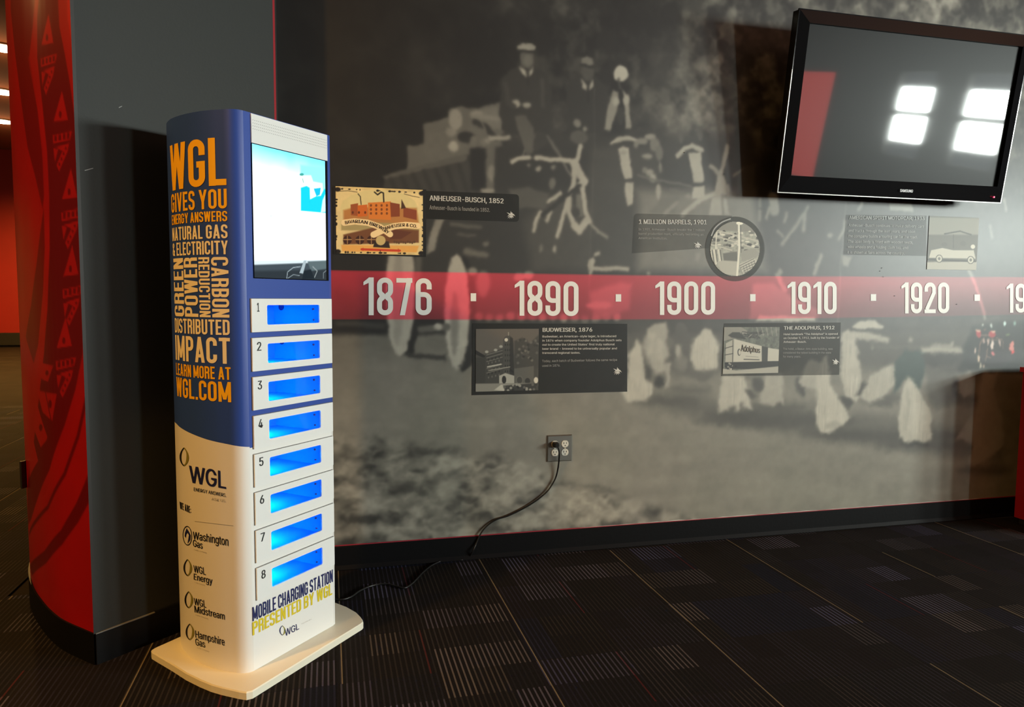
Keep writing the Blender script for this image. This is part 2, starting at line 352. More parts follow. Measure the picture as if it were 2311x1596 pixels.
# ------------------------------------------------------------------ the setting
# carpet: tiles laid in half-offset columns, lines running towards the mural wall
def carpet_mat():
    m = bpy.data.materials.new('carpet'); m.use_nodes = True; nt = m.node_tree; N = nt.nodes; K = nt.links; b = N['Principled BSDF']
    def n(t, **kw):
        q = N.new(t)
        for k, v in kw.items(): setattr(q, k, v)
        return q
    def mth(op, a, c=None, d=None):
        q = n('ShaderNodeMath', operation=op)
        for i, x in enumerate((a, c, d)):
            if x is None: continue
            if isinstance(x, (int, float)): q.inputs[i].default_value = x
            else: K.new(x, q.inputs[i])
        return q.outputs[0]
    tc = n('ShaderNodeTexCoord'); oi = n('ShaderNodeObjectInfo'); sp = n('ShaderNodeSeparateXYZ'); K.new(tc.outputs['Object'], sp.inputs[0])
    x, y = sp.outputs[0], sp.outputs[1]; rnd = oi.outputs['Random']
    def cellnoise(sx, sy, seed):
        c = n('ShaderNodeCombineXYZ'); K.new(mth('FLOOR', mth('DIVIDE', x, sx)), c.inputs[0]); K.new(mth('FLOOR', mth('DIVIDE', y, sy)), c.inputs[1]); K.new(mth('ADD', mth('MULTIPLY', rnd, 57.), seed), c.inputs[2])
        wn = n('ShaderNodeTexWhiteNoise'); K.new(c.outputs[0], wn.inputs['Vector']); return wn.outputs['Value']
    stripe = mth('LESS_THAN', mth('MODULO', mth('ADD', x, 5.), .0167), .0052)
    blk = cellnoise(.1008, .1512, 3.)
    blk2 = cellnoise(.2017, .1512, 11.)
    lit = mth('MULTIPLY', mth('GREATER_THAN', blk2, .72), mth('ADD', mth('MULTIPLY', blk, .8), .2))
    faint = mth('MULTIPLY', mth('ADD', blk, .25), .16)
    sb = mth('MULTIPLY', stripe, mth('MAXIMUM', lit, faint))
    yarn = n('ShaderNodeTexNoise'); yarn.inputs['Scale'].default_value = 420; K.new(tc.outputs['Object'], yarn.inputs['Vector'])
    sb = mth('MULTIPLY', sb, mth('ADD', mth('MULTIPLY', yarn.outputs['Fac'], 1.2), .35))
    hue = cellnoise(.2017, .3, 23.)
    base = n('ShaderNodeValToRGB'); K.new(hue, base.inputs[0]); e = base.color_ramp.elements; e[0].color = (.0050, .0034, .0026, 1); e[1].color = (.0036, .0038, .0085, 1); e[1].position = 1.
    q = base.color_ramp.elements.new(.55); q.color = (.0046, .0034, .0029, 1); q = base.color_ramp.elements.new(.8); q.color = (.0066, .0038, .0030, 1)
    sc = n('ShaderNodeValToRGB'); K.new(hue, sc.inputs[0]); e = sc.color_ramp.elements; e[0].color = (.13, .105, .085, 1); e[1].color = (.075, .08, .17, 1)
    m1 = n('ShaderNodeMixRGB'); K.new(mth('MULTIPLY', sb, .9), m1.inputs[0]); K.new(base.outputs[0], m1.inputs[1]); K.new(sc.outputs[0], m1.inputs[2])
    # thin accent yarns: straw on the tile edge, red near the middle
    half = cellnoise(9., .3025, 5.)
    l1 = mth('MULTIPLY', mth('LESS_THAN', mth('ABSOLUTE', mth('SUBTRACT', x, -.285)), .0020), mth('GREATER_THAN', half, .22))
    l2 = mth('MULTIPLY', mth('LESS_THAN', mth('ABSOLUTE', mth('SUBTRACT', x, -.02)), .0026), mth('GREATER_THAN', half, .5))
    m2 = n('ShaderNodeMixRGB'); K.new(mth('MULTIPLY', l1, .7), m2.inputs[0]); K.new(m1.outputs[0], m2.inputs[1]); m2.inputs[2].default_value = (.22, .17, .10, 1)
    m3 = n('ShaderNodeMixRGB'); K.new(mth('MULTIPLY', l2, .5), m3.inputs[0]); K.new(m2.outputs[0], m3.inputs[1]); m3.inputs[2].default_value = (.09, .008, .007, 1)
    K.new(m3.outputs[0], b.inputs['Base Color']); b.inputs['Roughness'].default_value = .95; b.inputs['Specular IOR Level'].default_value = .15
    bp = n('ShaderNodeBump'); bp.inputs['Strength'].default_value = .5; bp.inputs['Distance'].default_value = .003; K.new(yarn.outputs['Fac'], bp.inputs['Height']); K.new(bp.outputs[0], b.inputs['Normal'])
    return m
M_CARPET = carpet_mat()
floor = struct(MB().box(-9, ROOM_X+.2, -8.2, 19, -.12, -.007).build('floor', mat('carpet_far', (.014, .010, .008), .95, spec=.1, vary=.5, bscale=3)))
TW = .605
tile_me = MB().box(-TW/2+.0004, TW/2-.0004, -TW/2+.0004, TW/2-.0004, -.0065, 0).mesh('carpet_tile'); tile_me.materials.append(M_CARPET)
for i in range(-8, 13):
    for j in range(-1, 14):
        cx = .01+TW*i+TW/2; cy = 2.455+TW*(j-4)+TW/2+(0 if i % 2 == 0 else TW/2)
        if cy-TW/2 > WALL_Y-.03 and cx > -.9: continue
        me_ = tile_me
        if cx > -.9 and cy+TW/2 > WALL_Y:            # cut to fit at the wall
            me_ = MB().box(-TW/2+.0004, TW/2-.0004, -TW/2+.0004, WALL_Y-.001-cy, -.0065, 0).mesh('carpet_tile'); me_.materials.append(M_CARPET)
        if abs(cx) > 1.0*cy+2.2 and cx < 0: continue
        if cx > 1.25*cy+2.0: continue
        t = bpy.data.objects.new('carpet_tile', me_); COL.objects.link(t); t.location = (cx, cy, 0); t.parent = floor
struct(MB().box(-9, ROOM_X+.2, -8.2, 19, CEIL, CEIL+.1).build('ceiling', M_CEIL))
struct(MB().box(-.62, ROOM_X, WALL_Y, WALL_Y+.14, 0, CEIL).build('wall_back', M_DKWALL))
wr = MB()
prev = -8.2
for (y0, y1) in WINDOWS:
    wr.box(ROOM_X, ROOM_X+.12, prev, y0, 0, CEIL).box(ROOM_X, ROOM_X+.12, y0, y1, 0, WZ0).box(ROOM_X, ROOM_X+.12, y0, y1, WZ1, CEIL); prev = y1
wr.box(ROOM_X, ROOM_X+.12, prev, WALL_Y+.2, 0, CEIL)
struct(wr.build('wall_right', M_DKWALL))
struct(MB().box(-9, ROOM_X+.2, -8.2, -8.1, 0, CEIL).build('wall_rear', M_DKWALL))
struct(MB().box(-9.1, -9, -8.2, 19, 0, CEIL).build('wall_left', M_DKWALL))
struct(MB().box(-9, .1, 18.5, 18.6, 0, CEIL).build('wall_hall', M_REDW))
struct(MB().box(-.12, 0, WALL_Y+.16, 18.5, 0, CEIL).build('wall_hall_side', M_DKWALL))
M_FRAME = mat('window_frame_paint', (.05, .05, .05), .5); M_PANE = clear_mat('window_pane', (1, 1, 1), .04)
for k, (y0, y1) in enumerate(WINDOWS):
    fr = MB(); zm = 1.96; tb = .018
    fr.box(ROOM_X+.02, ROOM_X+.07, y0, y0+tb, WZ0, WZ1).box(ROOM_X+.02, ROOM_X+.07, y1-tb, y1, WZ0, WZ1)
    fr.box(ROOM_X+.02, ROOM_X+.07, y0+tb, y1-tb, WZ0, WZ0+tb).box(ROOM_X+.02, ROOM_X+.07, y0+tb, y1-tb, WZ1-tb, WZ1).box(ROOM_X+.02, ROOM_X+.07, y0+tb, y1-tb, zm-.04, zm+.04)
    wn = struct(empty('window_%d' % (k+1), (0, 0, 0))); fr.build('window_frame', M_FRAME, wn)
    MB().box(ROOM_X+.04, ROOM_X+.045, y0+tb, y1-tb, zm+.04, WZ1-tb).build('pane', M_PANE, wn)
    MB().box(ROOM_X+.04, ROOM_X+.045, y0+tb, y1-tb, WZ0+tb, zm-.04).build('pane', M_PANE, wn)
sg = tag(empty('lit_red_panel', (ROOM_X-.001, -5.62, .75)), 'tall backlit red panel on the side wall, seen reflected in the television', 'sign')
MB().box(-.06, 0, -.53, .53, 0, 1.75).build('case', M_BLACKMAT, sg)
MB().box(-.064, -.06, -.50, .50, .03, 1.72).build('glowing_face', mat('red_glow', (.3, .01, .01), .4, emit=(1., .07, .06), estr=5.), sg)
# black cove base along the mural wall
cove = [(0, 0), (.022, .004), (.017, .012), (.012, .020), (.011, .098), (.008, .102), (0, .102)]
X0, X1 = -.16, 5.6
cb = MB().add([(X0, WALL_Y-d, z) for d, z in cove]+[(X1, WALL_Y-d, z) for d, z in cove],
              [tuple(range(6, -1, -1)), tuple(range(7, 14))]+[(i, (i+1) % 7, (i+1) % 7+7, i+7) for i in range(7)]).build('baseboard_back', M_BASE)
struct(cb)

# ------------------------------------------------------------------ wall mural
mural = tag(empty('photo_mural', (1.6, WALL_Y, .1)), 'grey photo mural of a horse-drawn wagon with red timeline band on the wall', 'mural')
ML = (-1.6, -WALL_Y, -.1)
def mu(px, py): p = on_wall(px, py); return p[0], p[2]
def mu3(off): return lambda px, py: tuple(on_wall(px, py)+np.array([0, -off, 0])+np.array(ML))
EYEC = C0
c = Canvas(-.23, 4.2, .103, 2.72, .005, mu, 24)
U, Z = c.U, c.Z
f1 = fbm(U, Z, .34, 3, 5); f2 = fbm(U, Z, .12, 9, 4); f3 = fbm(U, Z, .05, 21, 3)
sm = lambda x, a, b: np.clip((x-a)/(b-a), 0, 1)**2*(3-2*np.clip((x-a)/(b-a), 0, 1))
dim = .45+.55*sm(U, .6, 1.3)
leaf = sm(fbm(U, Z, .075, 101, 3), .40, .64); leaf2 = sm(fbm(U, Z, .03, 111, 3), .42, .66)
tone = 13+(leaf*9+sm(f1, .42, .75)*34+sm(f2, .45, .75)*20)*dim
right = sm(U, 1.35, 1.75)*sm(Z, 1.75, 2.05)
tone = tone+right*(leaf*34+leaf2*20+sm(f2, .4, .7)*20)
mid = sm(U, .55, .9)*sm(Z, 1.55, 1.9)*(1-right); tone = tone+mid*(sm(f2, .45, .75)*22)
zr = .995
road = 1-sm(Z, zr-.02, zr+.015)
rt = 90+18*sm(zr-Z, 0, .35)+8*sm(U, .3, 1.2)-(f2-.5)*8+sm(fbm(U*.25, Z, .05, 5, 3), .3, .8)*8-4
tone = tone*(1-road)+rt*road
edge = np.interp(U, [-.3, 0, .7, 1.08, 1.52, 1.85, 4.3], [.62, .60, .48, .34, .19, .06, -.5])                  # verge of rough grass along the bottom left
gr = sm(edge+(f2-.5)*.10-Z, -.02, .07)
g1 = fbm(U*.55, Z, .055, 41, 4); g2 = fbm(U*.7, Z, .022, 51, 3)
gt = 62+52*sm(g1, .28, .72)+18*sm(g2, .3, .7)-26*sm(g1, .45, .2)+14*sm(U, 0, .8)-14*sm(Z, .35, .6)
tone = tone*(1-gr)+gt*gr
# warm and cool areas of the print
tr_, tg_, tb_ = 1+.03*(f1-.5), .975+0*U, .88+.03*(f1-.5)
c.a = np.stack([tone*tr_, tone*tg_, tone*tb_], -1)/255
P, Ln, E = c.poly, c.line, c.ell
# dark mass of wagon and horses above the road
P([(760, 440), (880, 420), (1060, 330), (1330, 300), (1700, 310), (1760, 450), (2330, 470), (2330, 715), (1700, 725), (1410, 735), (1100, 735), (960, 700), (760, 640)], 42, .04, .85)
P([(760, 430), (870, 420), (870, 660), (760, 640)], 22, .03)
P([(1340, 330), (1480, 330), (1500, 470), (1440, 610), (1350, 610), (1320, 480)], 58, .03, .8)
P([(1440, 430), (1700, 430), (1730, 612), (1440, 612)], 112, .04, .9)  # lighter rump area, with window glare painted into its tone
P([(1240, 440), (1340, 470), (1340, 610), (1200, 610), (1180, 500)], 60, .03, .9)
# load and wagon
P([(918, 395), (920, 330), (955, 325), (957, 280), (1010, 264), (1015, 245), (1040, 240), (1075, 245), (1130, 230), (1134, 330), (1100, 345), (1050, 350)], 84, .006)
P([(1068, 255), (1130, 236), (1132, 300), (1090, 290)], 96, .008)
E(1028, 270, 15, 24, 122); E(1018, 298, 12, 10, 112); E(1075, 258, 14, 8, 118); E(1022, 330, 11, 12, 138); E(1052, 310, 20, 13, 30); Ln([(1072, 275), (1095, 285), (1120, 312)], 14, 38); Ln([(1086, 272), (1098, 300)], 4, 96); Ln([(1066, 262), (1130, 268)], 9, 108)
E(1068, 318, 8, 12, 92); E(1090, 322, 8, 8, 96)
P([(863, 396), (1046, 348), (1054, 352), (1052, 364), (870, 406)], 74, .004); P([(868, 404), (1058, 364), (1072, 440), (862, 440)], 48, .006)
for k in range(7): Ln([(880+26*k, 404-5*k), (900+26*k, 440)], 9, 36, .006)
P([(1060, 335), (1096, 335), (1095, 430), (1062, 430)], 22); P([(1097, 322), (1119, 322), (1114, 430), (1096, 430)], 82); E(1109, 392, 8, 20, 112); Ln([(1088, 431), (1112, 431)], 9, 128); E(1100, 318, 7, 7, 112)
Ln([(1108, 312), (1146, 310)], 11, 132); Ln([(1120, 293), (1146, 300)], 8, 84)
P([(1120, 335), (1320, 330), (1320, 420), (1120, 425)], 36, .02)
Ln([(1178, 350), (1210, 300), (1236, 308), (1290, 400)], 5, 92); Ln([(1236, 308), (1262, 350), (1300, 420)], 6, 84)
P([(983, 492), (1001, 495), (978, 566), (962, 574), (966, 540)], 118, .005)
Ln([(1018, 507), (1085, 512)], 9, 74); Ln([(1032, 530), (1072, 530)], 7, 68); Ln([(1052, 568), (1096, 575)], 14, 88, .008); E(1096, 550, 6, 5, 96)
# wheels
E(921, 655, 31, 152, 20, .005); E(904, 655, 33, 151, 146, .006); E(899, 670, 13, 115, 126, .01); P([(936, 576), (952, 576), (950, 640), (936, 640)], 72, .008)
E(1047, 708, 27, 132, 20, .005); E(1031, 704, 29, 131, 150, .006); E(1026, 730, 10, 70, 110, .01)
Ln([(950, 742), (1008, 738)], 16, 76); E(988, 737, 9, 9, 150); P([(918, 796), (1004, 800), (1006, 812), (910, 806)], 40, .008)
P([(760, 722), (870, 730), (870, 742), (760, 735)], 62, .012, .7)
# two drivers
P([(1131, 180), (1150, 158), (1178, 148), (1206, 150), (1236, 166), (1244, 210), (1240, 300), (1140, 305), (1126, 260)], 40, .006); E(1189, 132, 16, 22, 78); E(1192, 138, 10, 12, 92); P([(1167, 113), (1168, 104), (1180, 98), (1200, 98), (1209, 106), (1208, 114)], 132, .003); Ln([(1168, 117), (1208, 118)], 6, 28)
P([(1172, 148), (1190, 162), (1203, 150), (1201, 164), (1190, 176), (1178, 166)], 148, .003); Ln([(1190, 160), (1192, 190)], 6, 30); E(1165, 234, 11, 10, 138); E(1189, 238, 9, 7, 134); Ln([(1140, 190), (1146, 232), (1160, 240)], 12, 50); Ln([(1222, 180), (1226, 240)], 10, 54)
P([(1160, 262), (1186, 260), (1205, 290), (1204, 345), (1188, 348), (1172, 300)], 74, .006); P([(1206, 300), (1230, 300), (1240, 320), (1206, 345)], 46)
P([(1278, 195), (1308, 174), (1345, 176), (1372, 200), (1376, 300), (1286, 300)], 36, .008); E(1326, 162, 14, 22, 64); P([(1311, 144), (1313, 132), (1326, 127), (1339, 132), (1340, 145)], 104, .003); Ln([(1311, 148), (1340, 149)], 6, 30); P([(1310, 176), (1325, 196), (1337, 180), (1338, 196), (1326, 208), (1314, 200)], 142, .003); Ln([(1326, 192), (1328, 230)], 6, 26)
E(1302, 278, 9, 9, 108); E(1320, 290, 5, 6, 120); E(1306, 310, 20, 16, 70)
# plume and collar
E(1400, 166, 17, 18, 166, .003); Ln([(1396, 178), (1400, 200)], 6, 60); P([(1385, 205), (1396, 208), (1392, 250), (1376, 295), (1362, 292), (1372, 240)], 122, .005); P([(1405, 200), (1420, 225), (1424, 290), (1412, 292), (1410, 250)], 128, .005); E(1390, 230, 7, 10, 150); E(1413, 226, 8, 12, 150); E(1372, 280, 6, 10, 124); E(1420, 282, 5, 10, 124); E(1400, 262, 8, 20, 40)
# first horse: harness straps
for q, wd in [([(1155, 366), (1170, 358), (1196, 355)], 10), ([(1210, 357), (1250, 360), (1300, 364)], 11), ([(1310, 330), (1298, 378)], 11), ([(1296, 368), (1306, 388), (1318, 410), (1312, 416)], 20), ([(1296, 372), (1293, 420), (1286, 436)], 12), ([(1284, 442), (1258, 532)], 10), ([(1286, 448), (1283, 480), (1292, 500)], 11), ([(1314, 420), (1322, 480), (1330, 500)], 12), ([(1296, 508), (1308, 520), (1324, 498)], 17), ([(1265, 436), (1236, 455)], 9), ([(1220, 478), (1210, 496), (1203, 522)], 9), ([(1242, 478), (1234, 498)], 8)]: Ln(q, wd, 150, .003)
Ln([(1334, 506), (1350, 524), (1370, 535)], 7, 118, .003); Ln([(1224, 486), (1280, 440), (1308, 420)], 9, 36, .004); E(1252, 562, 5, 8, 142); E(1220, 560, 4, 8, 100); E(1214, 381, 6, 6, 132); E(1193, 373, 4, 4, 104); E(1249, 378, 5, 5, 110); E(1246, 414, 8, 14, 92); P([(1300, 440), (1312, 440), (1316, 490), (1300, 490)], 92, .006)
P([(1147, 428), (1190, 423), (1240, 436), (1230, 470), (1172, 470), (1150, 440)], 72, .008, .9); E(1300, 480, 9, 12, 50)
P([(1326, 600), (1328, 588), (1340, 580), (1344, 590), (1336, 606), (1334, 622), (1329, 622)], 148, .003); Ln([(1345, 575), (1351, 572)], 8, 148); Ln([(1336, 607), (1416, 607)], 10, 142, .003)
# second and third horse
P([(1376, 324), (1394, 310), (1418, 307), (1440, 312), (1442, 320), (1410, 318), (1380, 328)], 148, .003); P([(1394, 338), (1404, 330), (1418, 334), (1423, 368), (1427, 402), (1410, 405), (1400, 372)], 154, .003); P([(1410, 412), (1430, 411), (1429, 440), (1428, 460), (1415, 464), (1408, 430)], 154, .003); E(1407, 345, 8, 5, 134)
for k, (x, y, rx, ry) in enumerate([(1448, 318, 14, 8), (1468, 308, 14, 7), (1478, 325, 12, 16), (1488, 345, 9, 18), (1460, 352, 12, 6), (1436, 326, 6, 10), (1455, 384, 7, 7), (1466, 390, 8, 8), (1474, 402, 8, 9), (1490, 378, 4, 14), (1486, 432, 6, 18)]): E(x, y, rx, ry, [118, 128, 104, 92, 126, 112, 104, 128, 140, 108, 140][k])
Ln([(1440, 395), (1470, 405), (1520, 412), (1560, 420)], 5, 88); Ln([(1512, 428), (1556, 440)], 5, 88)
Ln([(1530, 352), (1545, 336), (1562, 331), (1582, 339)], 12, 150, .003); P([(1553, 346), (1582, 344), (1586, 380), (1588, 411), (1566, 412), (1558, 380)], 154, .003); P([(1564, 422), (1588, 418), (1590, 446), (1560, 448)], 154, .003); E(1537, 310, 6, 14, 72); E(1580, 308, 6, 12, 72)
Ln([(1642, 330), (1630, 376), (1616, 436)], 11, 148, .003); Ln([(1604, 374), (1624, 396)], 10, 136, .003); P([(1618, 400), (1634, 396), (1642, 420), (1640, 440), (1612, 442)], 148, .004); Ln([(1616, 434), (1572, 456), (1540, 486)], 11, 146, .003); P([(1606, 446), (1625, 440), (1640, 450), (1646, 486), (1600, 486)], 140, .005); Ln([(1630, 440), (1632, 486)], 5, 100); Ln([(1657, 396), (1676, 382)], 7, 122, .003); Ln([(1644, 320), (1642, 300), (1640, 288)], 5, 92); E(1643, 430, 4, 14, 126)
P([(1466, 482), (1490, 448), (1534, 444), (1520, 484)], 96, .008); Ln([(1526, 456), (1500, 484)], 10, 118, .004); E(1552, 442, 7, 6, 118)
P([(1568, 572), (1580, 572), (1576, 592), (1568, 588)], 118, .006); E(1462, 618, 4, 4, 126)
P([(1675, 376), (1665, 400), (1660, 445), (1700, 445), (1705, 370)], 66, .01, .8)
# fragments right of the third horse, below the screen
for q, wd in [([(1716, 448), (1715, 466)], 6), ([(1714, 476), (1713, 496)], 7), ([(1744, 446), (1748, 476)], 24), ([(1735, 470), (1730, 492)], 8), ([(1822, 468), (1800, 505), (1764, 552)], 8), ([(1816, 484), (1813, 520)], 9), ([(1765, 535), (1754, 520)], 6), ([(1852, 578), (1838, 618)], 10), ([(1775, 480), (1770, 500)], 7), ([(1907, 500), (1904, 520), (1892, 540)], 7), ([(1944, 458), (1938, 472)], 8), ([(2266, 450), (2268, 474)], 7), ([(2234, 510), (2238, 535)], 6)]: Ln(q, wd, 120, .006)
P([(2006, 456), (2058, 460), (2060, 478), (2008, 476)], 120, .005); Ln([(1909, 456), (1897, 600), (1890, 735)], 2, 120, .003, .7); Ln([(1341, 200), (1341, 330), (1330, 620), (1326, 740)], 1.6, 92, .002, .5)
P([(1900, 578), (1922, 578), (1912, 602), (1902, 598)], 116, .006); E(1760, 614, 5, 7, 124); E(1872, 532, 6, 5, 116)
P([(1400, 716), (2330, 716), (2330, 800), (2200, 850), (1980, 832), (1640, 842), (1400, 850)], 66, .05, .8)
P([(1470, 890), (1800, 915), (2260, 975), (2260, 1040), (2000, 1010), (1700, 965), (1500, 925)], 74, .05, .75)
P([(1700, 640), (1745, 640), (1790, 672), (1850, 700), (1842, 724), (1690, 722)], 96, .012); P([(1712, 712), (1838, 716), (1838, 726), (1704, 724)], 160, .003); P([(1330, 660), (1400, 636), (1424, 640), (1420, 700), (1340, 724)], 92, .015); E(1352, 690, 30, 8, 128, .01); E(1172, 625, 12, 10, 118, .006); E(1192, 622, 12, 10, 124, .006); E(1090, 640, 16, 30, 96, .01); E(1066, 612, 12, 9, 118, .006); Ln([(2180, 596), (2204, 650), (2222, 718)], 8, 128, .004); Ln([(1755, 622), (1772, 655)], 12, 118, .005)
for k in range(14): E(1080+24*k, 714+random.random()*6, 9, 9, 100+50*random.random(), .008, .8)
# legs, hooves, feathering and the shadows on the road
for x, y, rx, ry in [(1500, 906, 75, 9), (1660, 936, 70, 9), (1760, 918, 55, 7), (1880, 978, 75, 8), (2065, 1006, 85, 9), (1560, 880, 40, 7), (2000, 900, 60, 9), (2160, 900, 60, 14), (2220, 1062, 60, 9), (1750, 950, 180, 16), (2000, 985, 160, 14)]: E(x, y, rx, ry, 58, .03, .7)
P([(1437, 764), (1450, 782), (1456, 850), (1476, 868), (1472, 885), (1456, 904), (1426, 907), (1414, 909), (1400, 886), (1415, 862), (1418, 800)], 162, .006)
P([(1460, 742), (1475, 732), (1502, 728), (1510, 770), (1504, 840), (1482, 846), (1462, 822), (1452, 782)], 142, .008); P([(1462, 750), (1478, 750), (1474, 800), (1462, 800)], 158, .01); E(1488, 790, 9, 26, 158, .01); E(1536, 750, 14, 22, 72, .008); E(1512, 776, 8, 14, 88, .008); E(1531, 794, 7, 20, 146, .008); E(1488, 862, 12, 12, 44, .008); E(1464, 842, 8, 16, 62, .008); Ln([(1510, 822), (1506, 872)], 10, 142); Ln([(1500, 816), (1512, 806), (1522, 816)], 7, 74)
P([(1566, 764), (1590, 742), (1604, 745), (1622, 780), (1620, 832), (1572, 836), (1556, 812)], 164, .008); P([(1552, 826), (1562, 822), (1572, 834), (1614, 834), (1606, 856), (1586, 862), (1556, 856)], 84, .008); E(1535, 820, 14, 18, 112, .012, .8)
P([(1632, 846), (1680, 846), (1690, 885), (1698, 928), (1680, 922), (1662, 930), (1640, 924), (1622, 931), (1620, 900)], 160, .006); E(1652, 924, 7, 8, 82); E(1672, 918, 5, 9, 96); P([(1680, 876), (1694, 880), (1712, 894), (1700, 900), (1686, 890)], 66, .006); E(1710, 868, 14, 16, 62, .006); P([(1728, 850), (1766, 846), (1769, 914), (1758, 908), (1745, 916), (1712, 908)], 148, .008)
E(1806, 872, 9, 24, 62, .006, 1, -15); P([(1812, 834), (1826, 812), (1846, 815), (1846, 878), (1812, 876), (1803, 862)], 148, .006); P([(1846, 818), (1868, 800), (1872, 866), (1890, 900), (1912, 930), (1918, 940), (1900, 962), (1872, 976), (1852, 978), (1843, 966), (1843, 900)], 164, .006); E(1880, 960, 18, 9, 142, .008)
P([(1898, 750), (1914, 742), (1926, 762), (1938, 800), (1942, 862), (1936, 908), (1908, 896), (1897, 842)], 160, .006); P([(1892, 894), (1918, 898), (1926, 912), (1912, 922), (1900, 912)], 58, .006); P([(1922, 738), (1940, 724), (1976, 722), (1986, 732), (1994, 736), (1992, 742), (1924, 742)], 162, .005); P([(1903, 752), (1940, 748), (2004, 760), (2006, 772), (1960, 770), (1908, 766)], 150, .006)
P([(2012, 818), (2020, 828), (2016, 870), (1990, 906), (1962, 908), (1940, 896), (1962, 852)], 156, .008); Ln([(1934, 890), (1950, 866)], 8, 44, .005); P([(1975, 905), (2015, 888), (2012, 918), (1962, 918)], 78, .012)
P([(2020, 818), (2040, 792), (2088, 792), (2088, 830), (2074, 880), (2050, 845), (2034, 868), (2018, 892)], (44, 60, 56), .006)
P([(2050, 848), (2062, 862), (2076, 882), (2084, 905), (2098, 925), (2104, 990), (2085, 1000), (2060, 994), (2042, 1002), (2030, 990), (2025, 940), (2034, 890)], 162, .006); Ln([(2048, 880), (2044, 970)], 6, 142, .006); Ln([(2064, 880), (2070, 980)], 8, 172, .006); Ln([(2036, 1002), (2092, 1004)], 6, 44, .006); E(2035, 995, 4, 8, 60)
E(2156, 878, 9, 20, 30, .006, 1, 12); P([(2164, 850), (2186, 842), (2200, 846), (2196, 890), (2174, 900), (2160, 880)], 126, .01)
P([(2224, 826), (2252, 826), (2242, 880), (2262, 950), (2266, 1000), (2242, 1028), (2205, 1050), (2190, 1056), (2184, 1044), (2196, 1004), (2168, 990), (2154, 994), (2204, 920), (2212, 860)], 132, .008)
P([(2076, 784), (2120, 778), (2142, 778), (2145, 772), (2150, 772), (2150, 786), (2173, 782), (2174, 796), (2110, 800), (2078, 794)], 146, .004); Ln([(1970, 782), (2170, 784)], 2, 96); E(2055, 768, 6, 5, 142); E(1968, 782, 2, 4, 150)
P([(2078, 798), (2200, 798), (2200, 832), (2140, 840), (2090, 824)], 46, .012)
P([(2090, 830), (2160, 820), (2155, 900), (2110, 930), (2090, 880)], 74, .02, .7)
def smooth(a, n, w):
    for _ in range(n):
        b_ = a.copy(); b_[1:-1, 1:-1] = (a[1:-1, 1:-1]*2+a[:-2, 1:-1]+a[2:, 1:-1]+a[1:-1, :-2]+a[1:-1, 2:])/6; a = a*(1-w)+b_*w
    return a
c.a = smooth(c.a, 5, (.25+.65*(1-sm(Z, .95, 1.02))*sm(U, 1.2, 1.4))[..., None])
# small colour picture of the team, lower right
P([(2170, 830), (2178, 780), (2196, 742), (2250, 728), (2340, 722), (2340, 840)], (5, 15, 10), .03); P([(2206, 750), (2280, 745), (2290, 800), (2255, 828), (2212, 822)], (8, 6, 5), .01)
for x, y, wd, hh, cc in [(2207, 752, 7, 9, (150, 40, 45)), (2238, 755, 8, 10, (150, 35, 40)), (2206, 746, 6, 3, (190, 150, 130)), (2240, 747, 6, 3, (190, 150, 130)), (2229, 772, 3, 9, (170, 150, 140)), (2239, 779, 4, 10, (205, 190, 180)), (2256, 774, 3, 10, (170, 150, 140)), (2219, 768, 3, 7, (160, 140, 130)), (2282, 782, 5, 12, (190, 120, 110)), (2284, 796, 4, 4, (200, 60, 60)), (2209, 808, 3, 7, (190, 170, 150)), (2212, 822, 2, 7, (200, 190, 170)), (2219, 824, 2, 5, (190, 170, 150)), (2202, 792, 2, 7, (180, 160, 150)), (2236, 735, 2, 5, (210, 220, 215)), (2217, 733, 2, 3, (190, 200, 190)), (2267, 730, 3, 5, (200, 225, 220)), (2290, 730, 3, 5, (120, 150, 140)), (2239, 796, 4, 4, (190, 110, 110)), (2275, 754, 5, 3, (90, 110, 70)), (2222, 745, 3, 3, (90, 60, 50))]: E(x, y, wd, hh, cc, .003)
for q in [[(2210, 757), (2232, 757)], [(2214, 765), (2210, 800)], [(2229, 785), (2222, 812)], [(2248, 762), (2262, 766), (2266, 785)], [(2234, 768), (2250, 768)], [(2226, 800), (2234, 806)]]: Ln(q, 2, (150, 120, 100), .002)
# soften into photographic grain: bend the drawing by a fine random field, mottle the tones
def resample(a, du, dz):
    i = np.clip(np.arange(c.nx)[None, :]+du/c.cell, 0, c.nx-1.001); j = np.clip(np.arange(c.nz)[:, None]+dz/c.cell, 0, c.nz-1.001)
    i0 = i.astype(int); j0 = j.astype(int); fi = (i-i0)[..., None]; fj = (j-j0)[..., None]
    return (a[j0, i0]*(1-fi)+a[j0, i0+1]*fi)*(1-fj)+(a[j0+1, i0]*(1-fi)+a[j0+1, i0+1]*fi)*fj
legs = (1-sm(Z, .95, 1.02))
amp = .008+.008*legs
c.a = resample(c.a, amp*(fbm(U, Z, .045, 71, 3)-.5)*1.6, amp*(fbm(U, Z, .045, 81, 3)-.5)*1.6)
c.a *= (.93+.14*fbm(U, Z, .05, 91, 4))[..., None]
b_ = c.a.copy(); b_[1:-1, 1:-1] = (c.a[1:-1, 1:-1]*4+c.a[:-2, 1:-1]+c.a[2:, 1:-1]+c.a[1:-1, :-2]+c.a[1:-1, 2:])/8; c.a = b_
# long hair on the lower legs: fine upright streaks in the light tones
st = fbm(U*5, Z*.5, .05, 121, 3)-.5; li = sm(c.a.mean(-1), .46, .60)*legs; c.a *= (1+li*st*.16*sm(f2, .35, .6))[..., None]
